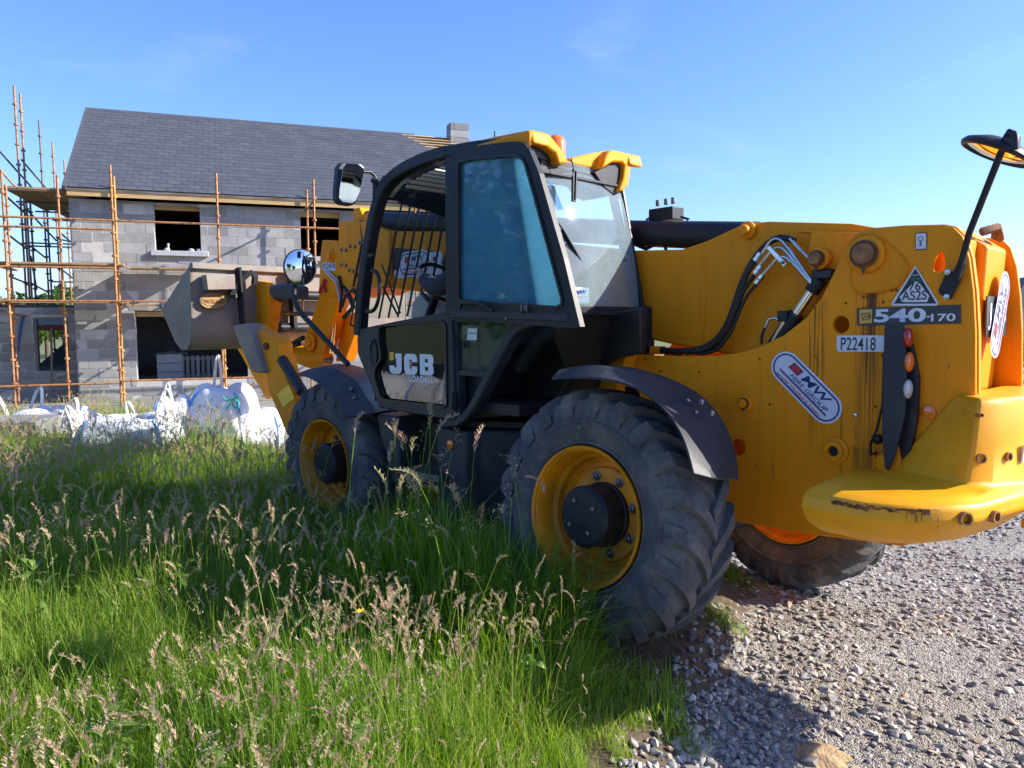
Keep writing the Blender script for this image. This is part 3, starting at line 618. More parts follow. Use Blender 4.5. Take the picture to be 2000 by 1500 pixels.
# ------------------------------------------------------------------ grass
def leaf_mat(name, ramp, transl=.45, patch=None, rough=.5):
    m = bpy.data.materials.new(name); m.use_nodes = True; nt = m.node_tree; nt.nodes.clear(); L = nt.links.new
    oi = N(nt, 'ShaderNodeObjectInfo'); at = N(nt, 'ShaderNodeAttribute', attribute_name='tone'); ad = N(nt, 'ShaderNodeMath', operation='ADD'); L(oi.outputs['Random'], ad.inputs[0]); L(at.outputs['Fac'], ad.inputs[1])
    fr = N(nt, 'ShaderNodeMath', operation='FRACT'); L(ad.outputs[0], fr.inputs[0])
    r = N(nt, 'ShaderNodeValToRGB'); e = r.color_ramp.elements; e[0].color = (*ramp[0], 1); e[1].color = (*ramp[-1], 1)
    for k in range(1, len(ramp)-1): e.new(k/(len(ramp)-1)).color = (*ramp[k], 1)
    L(fr.outputs[0], r.inputs[0]); col = r.outputs[0]
    if patch:
        g = N(nt, 'ShaderNodeNewGeometry'); n = N(nt, 'ShaderNodeTexNoise', Scale=.55, Detail=3.); L(g.outputs['Position'], n.inputs['Vector']); mr = N(nt, 'ShaderNodeMapRange'); mr.inputs[1].default_value = .42; mr.inputs[2].default_value = .62
        L(n.outputs[0], mr.inputs[0]); mx = N(nt, 'ShaderNodeMix', data_type='RGBA', blend_type='MULTIPLY'); mx.inputs['B'].default_value = (*patch, 1); L(mr.outputs[0], mx.inputs['Factor']); L(col, mx.inputs['A']); col = mx.outputs['Result']
    d = N(nt, 'ShaderNodeBsdfPrincipled'); d.inputs['Roughness'].default_value = rough; d.inputs['Specular IOR Level'].default_value = .35; L(col, d.inputs['Base Color'])
    t = N(nt, 'ShaderNodeBsdfTranslucent'); hs = N(nt, 'ShaderNodeHueSaturation', Saturation=1.1, Value=1.25); L(col, hs.inputs['Color']); L(hs.outputs[0], t.inputs[0])
    m1 = N(nt, 'ShaderNodeMixShader'); m1.inputs[0].default_value = transl; L(d.outputs[0], m1.inputs[1]); L(t.outputs[0], m1.inputs[2]); o = N(nt, 'ShaderNodeOutputMaterial'); L(m1.outputs[0], o.inputs[0]); return m
m_grass = leaf_mat('grass_blade', [(.10, .19, .018), (.18, .31, .030), (.27, .40, .045), (.13, .25, .026), (.36, .43, .07), (.46, .43, .15)], .52, patch=(.78, .95, .75))
m_head = leaf_mat('grass_seed_head', [(.44, .27, .20), (.52, .37, .24), (.54, .45, .26), (.46, .28, .22), (.38, .38, .17), (.58, .48, .31)], .35)
def grass_tuft(seed, nb, rad_, hmin, hmax, width, nheads, hh, droop=.5, style=0, segs=4):
    r = np.random.default_rng(seed); V = []; Fc = []; T = []; MI = []
    def ribbon(pts, ws, side, tone, mi):
        o = len(V)
        for p, w in zip(pts, ws):
            V.append(p-side*w/2); V.append(p+side*w/2); T.extend([tone, tone])
        for k in range(len(pts)-1): Fc.append((o+2*k, o+2*k+1, o+2*k+3, o+2*k+2)); MI.append(mi)
    wind = np.array((.75, .25))     # the field leans a little one way
    for b in range(nb):
        a = r.uniform(0, 6.283); q = rad_*math.sqrt(r.uniform()); base = np.array((q*math.cos(a), q*math.sin(a), -.03))
        h = r.uniform(hmin, hmax)*(1-.35*q/rad_); a2 = r.uniform(0, 6.283); ld = np.array((math.cos(a2), math.sin(a2)))*r.uniform(.05, droop)+wind*.12; side = np.array((-math.sin(a2), math.cos(a2), 0))*.9+np.array((0, 0, .1))
        ts = np.linspace(0, 1, segs+1); pts = [base+np.array((ld[0]*h*t**2.2, ld[1]*h*t**2.2, h*(t-.28*np.hypot(*ld)*t**3))) for t in ts]; ws = [width*(1-.15*t)*(1-t**3)+.0006 for t in ts]
        ribbon(pts, ws, side, r.uniform(0, .6), 0)
    for b in range(nheads):
        a = r.uniform(0, 6.283); q = rad_*math.sqrt(r.uniform()); base = np.array((q*math.cos(a), q*math.sin(a), 0)); h = r.uniform(*hh); a2 = r.uniform(0, 6.283)
        ld = np.array((math.cos(a2), math.sin(a2)))*r.uniform(.02, .22)+wind*.13; side = np.array((-math.sin(a2), math.cos(a2), 0)); ts = np.linspace(0, 1, 6)
        fn = lambda t: base+np.array((ld[0]*h*t**2.5, ld[1]*h*t**2.5, h*t)); pts = [fn(t) for t in ts]; ribbon(pts, [.0022]*6, side, r.uniform(0, .4), 0)
        tone = r.uniform(0, .5); top = pts[-1]; d = nrm(pts[-1]-pts[-2]); st = style if style < 2 else int(r.integers(0, 2))
        bend = nrm(np.array((ld[0], ld[1], 0))+1e-4); hl = r.uniform(.05, .10)
        cur = r.uniform(.2, 1.3); spine = []; p = top.copy(); dd = d.copy()
        for k in range(7): spine.append(p.copy()); p = p+dd*hl/6; dd = nrm(dd+bend*cur*.2-np.array((0, 0, cur*.12)))
        if st == 0:     # soft dense plume, three crossed ribbons of short spikelets
            for k in range(40):
                t = k/40*5.9; i = int(t); c = spine[i]+(spine[i+1]-spine[i])*(t-i); an = r.uniform(0, 6.283); out = np.array((math.cos(an), math.sin(an), .5)); w = .0045*math.sin(math.pi*min(1, (k+4)/43))**.6
                ax = nrm(spine[i+1]-spine[i]+out*.010); s_ = nrm(np.cross(ax, (math.sin(an), .3, math.cos(an))))*.0014; tip = c+out*w+ax*.009; o = len(V)
                V.extend([c-s_, c+s_, tip+s_*.6, tip-s_*.6]); T.extend([tone+r.uniform(-.1, .1)]*4); Fc.append((o, o+1, o+2, o+3)); MI.append(1)
        else:           # open panicle on hair-thin branches
            for k in range(9):
                c = spine[min(6, int(k*.7))]; an = r.uniform(0, 6.283); br = r.uniform(.012, .034)*(1-k/14); out = nrm(np.array((math.cos(an), math.sin(an), r.uniform(.1, .7))))
                tip = c+out*br; ribbon([c, tip], [.0009, .0009], nrm(np.cross(out, (0, 0, 1))), tone, 1)
                for j in range(3):
                    cc = c+out*br*(.5+.25*j)+r.normal(0, .003, 3); s_ = nrm(r.normal(0, 1, 3))*.0018; u_ = nrm(out+r.normal(0, .5, 3))*.006; o = len(V); V.extend([cc-s_, cc+s_, cc+u_+s_*.5, cc+u_-s_*.5]); T.extend([tone]*4); Fc.append((o, o+1, o+2, o+3)); MI.append(1)
    me = bpy.data.meshes.new('tuft'); me.from_pydata([tuple(map(float, v)) for v in V], [], Fc); me.materials.append(m_grass); me.materials.append(m_head)
    me.polygons.foreach_set('material_index', np.array(MI, np.int32)); t = me.attributes.new('tone', 'FLOAT', 'POINT'); t.data.foreach_set('value', np.array(T, np.float32)); return me
tufts = []
for k in range(6): tufts.append(grass_tuft(100+k, 60, .13, .24, .50, .0050, 0, (.4, .6), .75))           # 0-5 leafy
for k in range(6): tufts.append(grass_tuft(200+k, 50, .14, .24, .48, .0048, 2, (.44, .62), .7, style=0))    # 6-11 soft plumes
for k in range(6): tufts.append(grass_tuft(300+k, 46, .15, .22, .45, .0048, 4, (.42, .58), .7, style=2))    # 12-17 mixed, many heads
for k in range(4): tufts.append(grass_tuft(400+k, 40, .12, .08, .20, .0045, 0, (.1, .2), .9))               # 18-21 short verge grass
def vnoise(x, y, s, o=0): return np.array([noise.noise(Vector((a*s+o, b*s-o, o*.37))) for a, b in zip(x, y)])
# candidates laid out by distance from the camera so the nearest grass is the densest
Cx, Cy = CW[0], CW[1]
allp = []
for (d0, d1, dens, sc_) in ((.7, 2.2, 340, .86), (2.2, 3.4, 290, 1.0), (3.4, 6.4, 230, 1.06), (6.4, 7, 190, 1.0), (7, 10, 120, .98), (10, 14, 60, .85), (14, 22, 18, 1.2)):
    lim = 1.1*d1; A = (d1-d0)*2*lim; n = int(A*dens); D = rng.uniform(d0, d1, n); R = rng.uniform(-lim, lim, n)
    x = Cx+D*FH[0]+R*RH[0]; y = Cy+D*FH[1]+R*RH[1]; allp.append(np.stack([x, y, np.full(n, sc_), D, R], 1))
xw = rng.uniform(-.05, 1.05, 150); yw = rng.uniform(1.24, 1.75, 150); qw = np.stack([xw, yw, 0*xw], 1)@M2W; allp.append(np.stack([qw[:, 0], qw[:, 1], np.full(150, 1.0), (qw[:, 0]-Cx)*FH[0]+(qw[:, 1]-Cy)*FH[1], (qw[:, 0]-Cx)*RH[0]+(qw[:, 1]-Cy)*RH[1]], 1))
gp_ = np.concatenate(allp); x, y, s0, D, R = gp_.T
ok = (np.abs(R) < D*.82+.9)
def mach_xy(x, y):   # ground positions in the machine's own frame
    q = np.stack([x, y, np.zeros_like(x)], 1)@M2W.T; return q[:, 0], q[:, 1]
mx_, my_ = mach_xy(x, y)
for (wx, wy) in ((0, 1.), (2.6, .95), (2.6, -.95), (0, -1)): ok &= ~((np.abs(mx_-wx) < .42) & (np.abs(my_-wy) < .22))
hx = (x-A3[0])*u2[0]+(y-A3[1])*u2[1]; hy = -((x-A3[0])*n2[0]+(y-A3[1])*n2[1]); ok &= ~((hy > -4.3+rng.normal(0, .25, len(x))) & (hx > -9))
ed = edge_dist(x, y); ok &= ed > rng.uniform(.02, .26, len(x)); ok &= ~((mx_ > -.75) & (mx_ < .5) & (my_ < .80) & (ed < .9) & (rng.uniform(0, 1, len(x)) < .8))
x, y, s0, D, R, ed, mx_, my_ = [a[ok] for a in (x, y, s0, D, R, ed, mx_, my_)]
under = (mx_ > -1) & (mx_ < 3.2) & (my_ < .75) & (ed > 0) & (my_ > -1.6)
nz1 = vnoise(x, y, .75, 3.); nz2 = vnoise(x, y, 2.2, 9.)
leftish = np.clip((-R/np.maximum(D, .1))*1.6+.45, 0, 1)                # seed heads are thicker towards the left of the field
ph = -.10+.44*leftish+nz1*.9
lush = np.exp(-((D-4.3)/.55)**2)*np.exp(-((R+1.3)/1.5)**2); ph = ph-.55*lush     # a bare-leaved lush strip
far_ = D > 5.5; ph = np.where(far_, .34+nz1*.8, ph)
u = rng.uniform(0, 1, len(x)); kind_ = np.where(u < ph*.5, 2, np.where(u < ph, 1, 0)); idx = np.where(kind_ == 2, 12+rng.integers(0, 6, len(x)), np.where(kind_ == 1, 6+rng.integers(0, 6, len(x)), rng.integers(0, 6, len(x))))
near_edge = ed < .42; scl = s0*rng.uniform(.82, 1.2, len(x))*(1+.22*nz2)
hcut = np.clip(.36+ed*1.05, .36, 1.0); scl = scl*hcut; idx = np.where(near_edge & (rng.uniform(0, 1, len(x)) < .75), 18+rng.integers(0, 4, len(x)), idx); scl = np.where(near_edge & (idx >= 18), scl*1.5, scl)
# the tractor-flattened patch right behind the near rear wheel is short
short = (np.abs(mx_+.55) < .35) & (np.abs(my_-1.1) < .35); idx = np.where(short, 18+rng.integers(0, 4, len(x)), idx); scl = np.where(short, 1.15, scl); scl = np.where(under, scl*.8, scl)
scl = scl*np.where(D < 2.6, .94, 1)*np.where((mx_ > -.02) & (mx_ < 1.0) & (my_ > 1.2) & (my_ < 1.75), 1.55, 1)
scatter('meadow_grass', np.stack([x, y, gz(x, y)], 1), rng.uniform(0, 6.283, len(x)), scl, idx, tufts, tilt=rng.normal(0, .06, (len(x), 2)))
print('tufts', len(x))
# broad-leaved weeds among the grass, one small yellow flower
m_weed = leaf_mat('weed_leaf', [(.08, .15, .02), (.13, .22, .03), (.16, .25, .05)], .35)
def weed(seed, n):
    r = np.random.default_rng(seed); V = []; Fc = []; T = []
    for i in range(n):
        a = r.uniform(0, 6.283); l = r.uniform(.06, .14); w = r.uniform(.008, .018); e = r.uniform(.3, 1.1); d = np.array((math.cos(a)*math.cos(e), math.sin(a)*math.cos(e), math.sin(e))); s_ = np.array((-math.sin(a), math.cos(a), 0)); b0 = np.array((0, 0, r.uniform(0, .22))); o = len(V)
        for k in range(5):
            t = k/4; c = b0+d*l*t-np.array((0, 0, .06*t*t)); ww = w*math.sin(math.pi*min(.97, .12+.88*t)); V.extend([c-s_*ww, c+s_*ww]); T.extend([r.uniform(0, .6)]*2)
        Fc += [(o+2*k, o+2*k+1, o+2*k+3, o+2*k+2) for k in range(4)]
    me = bpy.data.meshes.new('weed'); me.from_pydata([tuple(map(float, v)) for v in V], [], Fc); me.materials.append(m_weed); t = me.attributes.new('tone', 'FLOAT', 'POINT'); t.data.foreach_set('value', np.array(T, np.float32)); return me
wd_ = rng.integers(0, len(x), 200); wd_ = wd_[(D[wd_] < 7) & (ed[wd_] > .25)]
scatter('broad_leaf_weeds', np.stack([x[wd_]+.05, y[wd_], gz(x[wd_], y[wd_])+.12], 1), rng.uniform(0, 6.28, len(wd_)), rng.uniform(.7, 1.3, len(wd_)), rng.integers(0, 4, len(wd_)), [weed(i, 12) for i in range(4)], tilt=rng.normal(0, .2, (len(wd_), 2)))
fp = PW(705, 1195, 2.35); yf = thing('buttercup', 'single small yellow flower standing in the grass below the cab', 'flower', (float(fp[0]), float(fp[1]), float(gz(fp[0], fp[1])[0]))); fz = float(fp[2])-yf.location.z
obj('stem', MB().tube([(0, 0, 0), (.01, 0, fz*.6), (0, 0, fz)], .0015, 5), m_weed, yf)
for k in range(5): a = k*1.2566; obj('petal', MB().add([(0, 0, fz), (.011*math.cos(a-.5), .011*math.sin(a-.5), fz+.005), (.016*math.cos(a), .016*math.sin(a), fz+.006), (.011*math.cos(a+.5), .011*math.sin(a+.5), fz+.005)], [(0, 1, 2, 3)]), m_refl, yf)

# creeping grass on the soil bank and a clump in the sun behind the wheel
c1 = g3(1415, 1215); c2 = g3(1420, 1120); q = np.concatenate([rng.normal(0, .05, (14, 2))+c1, rng.normal(0, .07, (22, 2))+c2, rng.normal(0, .05, (10, 2))+g3(1320, 1435)])
scatter('grass_clump', np.stack([q[:, 0], q[:, 1], gz(q[:, 0], q[:, 1])], 1), rng.uniform(0, 6.28, len(q)), rng.uniform(.4, .75, len(q)), 0*q[:, 0]+rng.integers(0, 4, len(q)), tufts[18:22], tilt=rng.normal(0, .2, (len(q), 2)))
# distant rough grass on the right beyond the track
n = 5000; D = rng.uniform(15, 40, n); R = rng.uniform(.1, .85, n)*D; x = Cx+D*FH[0]+R*RH[0]; y = Cy+D*FH[1]+R*RH[1]; k = (edge_dist(x, y) > .3) & ((-((x-A3[0])*n2[0]+(y-A3[1])*n2[1]) < -.5)); x, y, D = x[k], y[k], D[k]
scatter('rough_grass', np.stack([x, y, gz(x, y)], 1), rng.uniform(0, 6.28, len(x)), 1.5+D*.03, rng.integers(0, 12, len(x)), tufts[:12])

# ------------------------------------------------------------------ gravel
def stone_mat():
    m = bpy.data.materials.new('broken_stone'); m.use_nodes = True; nt = m.node_tree; b = nt.nodes['Principled BSDF']; L = nt.links.new
    oi = N(nt, 'ShaderNodeObjectInfo'); r = N(nt, 'ShaderNodeValToRGB'); e = r.color_ramp.elements; e[0].color = (.22, .21, .20, 1); e[1].color = (.70, .65, .57, 1)
    for p, c in ((.2, (.30, .285, .265)), (.4, (.38, .35, .31)), (.55, (.25, .22, .19)), (.7, (.48, .44, .39)), (.82, (.44, .34, .22)), (.9, (.36, .35, .335))): e.new(p).color = (*c, 1)
    L(oi.outputs['Random'], r.inputs[0]); t = N(nt, 'ShaderNodeTexCoord'); n = N(nt, 'ShaderNodeTexNoise', Scale=30., Detail=6.); L(t.outputs['Object'], n.inputs['Vector'])
    mr = N(nt, 'ShaderNodeMapRange'); mr.inputs[3].default_value = .7; mr.inputs[4].default_value = 1.3; L(n.outputs[0], mr.inputs[0]); vm = N(nt, 'ShaderNodeVectorMath', operation='SCALE'); L(r.outputs[0], vm.inputs[0]); L(mr.outputs[0], vm.inputs['Scale']); L(vm.outputs[0], b.inputs['Base Color'])
    b.inputs['Roughness'].default_value = .85; b.inputs['Specular IOR Level'].default_value = .2; bu = N(nt, 'ShaderNodeBump', Strength=.4, Distance=.002); L(n.outputs[0], bu.inputs['Height']); L(bu.outputs[0], b.inputs['Normal']); return m
m_stone = stone_mat()
def stone_mesh(seed, flat, ang=1.):
    r = np.random.default_rng(seed); bm = bmesh.new(); pts = r.normal(0, 1, (16, 3)); pts /= np.linalg.norm(pts, axis=1)[:, None]; pts *= r.uniform(.75, 1.05, (16, 1)); pts *= (1, r.uniform(.55, .9), flat)
    for p in pts: bm.verts.new(p*.5)
    bmesh.ops.convex_hull(bm, input=bm.verts); loose = [v for v in bm.verts if not v.link_faces]; bmesh.ops.delete(bm, geom=loose, context='VERTS')
    me = bpy.data.meshes.new('stone'); bm.to_mesh(me); bm.free(); me.materials.append(m_stone); return me
stones = [stone_mesh(i, .28+.12*(i % 3)) for i in range(8)]+[stone_mesh(50+i, .6) for i in range(6)]
sp = []
for (d0, d1, dens, s_lo, s_hi) in ((1.9, 3.2, 2100, .014, .070), (3.2, 5., 1050, .018, .075), (5, 8, 500, .025, .08), (8, 13, 320, .024, .06), (13, 20, 70, .04, .09)):
    A = (d1-d0)*(d0+d1)/2*1.0; n = int(A*dens*.9); D = rng.uniform(d0, d1, n); R = rng.uniform(-.12, .92, n)*D; x = Cx+D*FH[0]+R*RH[0]; y = Cy+D*FH[1]+R*RH[1]
    sp.append(np.stack([x, y, s_lo+(s_hi-s_lo)*rng.uniform(0, 1, n)**2.6], 1))
sp = np.concatenate(sp); x, y, s = sp.T; e = edge_dist(x, y); k = (e < .0+rng.normal(0, .05, len(x)))
bare = np.exp(-(((x-g3(1600, 1440)[0])**2+(y-g3(1600, 1440)[1])**2)/.030)); k &= rng.uniform(0, 1, len(x)) > bare*1.1; fn_ = vnoise(x, y, 1.1, 21.); k &= rng.uniform(0, 1, len(x)) > np.clip((fn_-.05)*2.2, 0, .75)
x, y, s, e = x[k], y[k], s[k], e[k]; print('stones', len(x))
scatter('track_gravel', np.stack([x, y, gz(x, y)+s*.08], 1), rng.uniform(0, 6.28, len(x)), s, np.where(rng.uniform(0, 1, len(x)) < .75, rng.integers(0, 8, len(x)), 8+rng.integers(0, 6, len(x))), stones, tilt=rng.normal(0, .28, (len(x), 2)))
# coarse loose stones along the foot of the verge
cx = []
for i in range(900):
    px = random.uniform(1190, 1600); py = random.uniform(1180, 1540); p = g3(px, py); e_ = float(edge_dist(p[0], p[1])[0])
    if -.42 < e_ < .16 and random.random() < (1-abs(e_+.13)/.36): cx.append((p[0], p[1], random.uniform(.022, .055)))
cx = np.array(cx)
scatter('verge_rubble', np.stack([cx[:, 0], cx[:, 1], gz(cx[:, 0], cx[:, 1])+cx[:, 2]*.2], 1), rng.uniform(0, 6.28, len(cx)), cx[:, 2], 8+rng.integers(0, 6, len(cx)), stones, tilt=rng.normal(0, .5, (len(cx), 2)))
bigs = [(1345, 1487, .115, 'long grey stone at the bottom edge of the grass verge'), (1372, 1447, .10, 'blocky grey stone just above the long one beside the grass'), (1431, 1362, .075, 'buff angular stone in the wheel shadow nearest the tyre'), (1478, 1357, .085, 'tilted flat buff stone in the shadow right of the angular one'), (1318, 1412, .07, 'pale rounded stone lying in the verge grass'), (1702, 1392, .075, 'flat cream triangular stone lying alone on the sunlit gravel'), (1925, 1480, .065, 'rounded buff stone at the lower right corner of the track'), (1955, 1408, .06, 'flat white stone near the right edge of the track'), (1465, 1180, .10, 'flat slab of stone lying in front of the far rear tyre'), (1745, 1198, .07, 'flat pale stone on the track right of the far rear tyre'), (1590, 1452, .11, 'dark stone set in the bare sandy patch')]
for i, (px, py, s_, lab) in enumerate(bigs):
    p = g3(px, py); sm = stone_mesh(900+i, .42); o = bpy.data.objects.new('loose_stone', sm); sc.collection.objects.link(o); o.scale = (s_, s_*.8, s_*.8); o.location = (p[0], p[1], float(gz(p[0], p[1])[0])+s_*.1); o.rotation_euler = (0, .1, i*1.3); o['label'] = lab; o['category'] = 'stone'
sandy = MB(); p0 = g3(1610, 1440)
sandy.grid(lambda u, v: (p0[0]+(u-.5)*.5, p0[1]+(v-.5)*.42, float(gz(p0[0]+(u-.5)*.5, p0[1]+(v-.5)*.42)[0])-.012+.030*math.exp(-((u-.5)**2+(v-.5)**2)*16)*(1+noise.noise(Vector((u*6, v*6, 1)))*.7)), 26, 22)
obj('sandy_patch', sandy, mat('sandy_earth', (.42, .29, .15), (.34, .23, .12), rough=.95, scale=9, bump=1, bscale=60), kind='structure', smooth=80)

# ------------------------------------------------------------------ trees and hedges
m_leaf = leaf_mat('tree_leaves', [(.035, .075, .012), (.055, .11, .018), (.08, .15, .025), (.045, .09, .015)], .35)
m_bark = mat('bark', (.10, .075, .05), (.06, .045, .03), rough=.9, scale=6, bump=1)
def leaf_cloud(seed, blobs, n, size):
    r = np.random.default_rng(seed); V = []; Fc = []; T = []; w = np.array([b[3]**2 for b in blobs]); w = w/w.sum(); ch = r.choice(len(blobs), n, p=w)
    for i in range(n):
        b = blobs[ch[i]]; d = r.normal(0, 1, 3); d /= np.linalg.norm(d); p = np.array(b[:3])+d*b[3]*r.uniform(.55, 1.08); nn = nrm(d+r.normal(0, .6, 3)); a = nrm(np.cross(nn, r.normal(0, 1, 3))); c = np.cross(nn, a); s_ = size*r.uniform(.6, 1.4); o = len(V)
        V += [p-a*s_, p-c*s_*.6, p+a*s_, p+c*s_*.6]; Fc.append((o, o+1, o+2, o+3)); T += [r.uniform(0, .5)]*4
    me = bpy.data.meshes.new('crown'); me.from_pydata([tuple(map(float, v)) for v in V], [], Fc); me.materials.append(m_leaf); t = me.attributes.new('tone', 'FLOAT', 'POINT'); t.data.foreach_set('value', np.array(T, np.float32)); return me
def tree(loc, h, w, seed, label, group, n=2600, size=.16, hedge=False):
    t = thing('tree' if not hedge else 'bush', label, 'tree' if not hedge else 'bush', loc, 0, group); r = random.Random(seed); bl = []
    for i in range(11 if not hedge else 8):
        a = r.uniform(0, 6.28); q = w*r.uniform(.1, .75)*.5; bl.append((q*math.cos(a), q*math.sin(a), h*r.uniform(.38 if not hedge else .15, .82), w*r.uniform(.16, .30)))
    o = bpy.data.objects.new('crown', leaf_cloud(seed, bl, n, size)); sc.collection.objects.link(o); o.parent = t
    mb = MB().tube([(0, 0, -.2), (.05, 0, h*.3), (0, .08, h*.6)], [h*.03, h*.022, h*.01], 8)
    for b in bl[:6]: mb.tube([(0, 0, h*.28), (b[0]*.5, b[1]*.5, (h*.3+b[2])/2), b[:3]], [h*.014, h*.009, h*.004], 5)
    obj('trunk', mb, m_bark, t, smooth=60); return t
def at_DR(D, R): return (float(Cx+D*FH[0]+R*RH[0]), float(Cy+D*FH[1]+R*RH[1]))
for i, px in enumerate((48, 92, 128, 165)):
    D = 33+i*1.5; p = at_DR(D, (px-1000)/F*D); tree((*p, float(gz(*p)[0])), 3.0+.4*(i % 2), 2.6, 60+i, ('leafy tree beyond the extension, nearest the left edge of the picture', 'leafy tree filling the left half of the see-through extension opening', 'leafy tree filling the right half of the see-through extension opening', 'leafy tree hidden mostly by the left corner of the house')[i], 'trees beyond the house', 1800, .13)
for i, (D, R) in enumerate(((9, -16), (13, -17.5), (17, -19), (6, -15), (3, -14.5), (21, -22), (-16, -3), (-18, 3), (-17, -9), (-13, -13), (-19, 9))):
    p = at_DR(D, R); tree((*p, float(gz(*p)[0])), 5.4+(i*37 % 5)*.45, 5.6, 80+i, 'tall hedgerow tree outside the view, dark where glass and mirrors catch it', 'hedgerow trees outside the view', 3000, .17)
for i, (px, D) in enumerate(((1996, 30), (2020, 26), (560, 21), (600, 22), (2060, 24))):
    p = at_DR(D, (px-1000)/F*D); tree((*p, float(gz(*p)[0])), 1.9 if px > 1000 else 1.3, 2.2, 90+i, ('rounded hedge bush right below the distant house at the right edge', 'hedge bush just outside the right edge', 'low bush directly right of the stabiliser leg', 'low bush directly left of the front mudguard', 'furthest right hedge bush outside the frame')[i], 'hedge bushes right' if px > 1000 else 'bushes under the boom', 900, .09, hedge=True)
for k, (D, R) in enumerate(((5.5, -7.2), (6.6, -8.6), (7.6, -7.4), (4.6, -8.2))):
    p = at_DR(D, R); bag((*p, float(gz(*p)[0])), k*.7, 1.0, .95, .75, 'white bulk bag left of the view that shows mirrored in the door glass', 60+k, slump=.4, straps=((-.8, -.6, .4, .1), (.8, .5, .35, -.08)), group='bulk bags left of the view')
# neighbour's house at the far right
nh = thing('far_house', 'distant white house with a dark roof cut by the right edge of the picture', 'house', (*at_DR(46, 31.2), float(ground(40, -40))), math.atan2(RH[1], RH[0])-.2)
obj('wall', MB().bb((-1.0, 0, -1), (9, 6, 2.6)), mat('white_render', (.62, .60, .56), rough=.9), nh)
obj('roof', MB().prism([(-1.2, -.3, 2.5), (9.2, -.3, 2.5), (9.2, 3, 4.4), (.9, 3, 4.4)], (0, 3.2, -.1)), m_slate, nh)
for k in range(6): obj('cladding_board', MB().bb((-1.02, -.03, .3*k), (9, -.001, .3*k+.27)), mat('white_board', (.6, .6, .58), rough=.8), nh)
# ================================================================== THE TELEHANDLER (built in its own frame: x forward, y left, z up)
MROT = Matrix([[float(v) for v in row] for row in M2W.T]).to_euler()
tele = thing('telehandler', 'large yellow and black telescopic handler with raised front bucket parked half on the grass', 'telehandler'); tele.rotation_euler = MROT
def plate(name, px, y, th, m=m_yel, parent=tele, holes=(), bevel=.004, **k):
    return obj(name, MB().prism(P2(px, y), (0, -th, 0), holes=[P2(h, y) for h in holes]), m, parent, bevel=bevel, **k)
def ell(cx, cy, rx, ry, n=20, a0=0): return [(cx+rx*math.cos(a0+2*math.pi*i/n), cy+ry*math.sin(a0+2*math.pi*i/n)) for i in range(n)]
def text(body, a, b, h, m, parent, name='lettering', off=.018, shear=0, up=(0, 0, 1), lift=0):
    cu = bpy.data.curves.new('t', 'FONT'); cu.body = body; cu.size = 1; cu.offset = off; cu.shear = shear; o = bpy.data.objects.new('t', cu); sc.collection.objects.link(o)
    dg = bpy.context.evaluated_depsgraph_get(); me = bpy.data.meshes.new_from_object(o.evaluated_get(dg)); bpy.data.objects.remove(o)
    n = len(me.vertices); c = np.empty(n*3); me.vertices.foreach_get('co', c); c = c.reshape(-1, 3); lo = c.min(0); hi = c.max(0)
    a = np.array(a, float); b = np.array(b, float); xd = b-a; up = nrm(up); nn = nrm(np.cross(xd, up)); q = (c-lo)/np.maximum(hi-lo, 1e-6)
    p = a+q[:, :1]*xd+q[:, 1:2]*h*up+nn*lift; cen = p.mean(0); me.vertices.foreach_set('co', (p-cen).ravel().astype(np.float32)); me.update(); me.materials.clear(); me.materials.append(m)
    t = bpy.data.objects.new(name, me); sc.collection.objects.link(t); t.parent = parent; t.location = Vector(cen)-org(parent); return t
def flat(name, pts, m, parent, n=None, holes=()):
    """thin printed shape lying on a surface"""
    pts = [np.array(p, float) for p in pts]; nn = np.array(n, float) if n is not None else np.array((0, 1., 0)); return obj(name, MB().prism(pts, nn*.0008, holes=holes), m, parent)
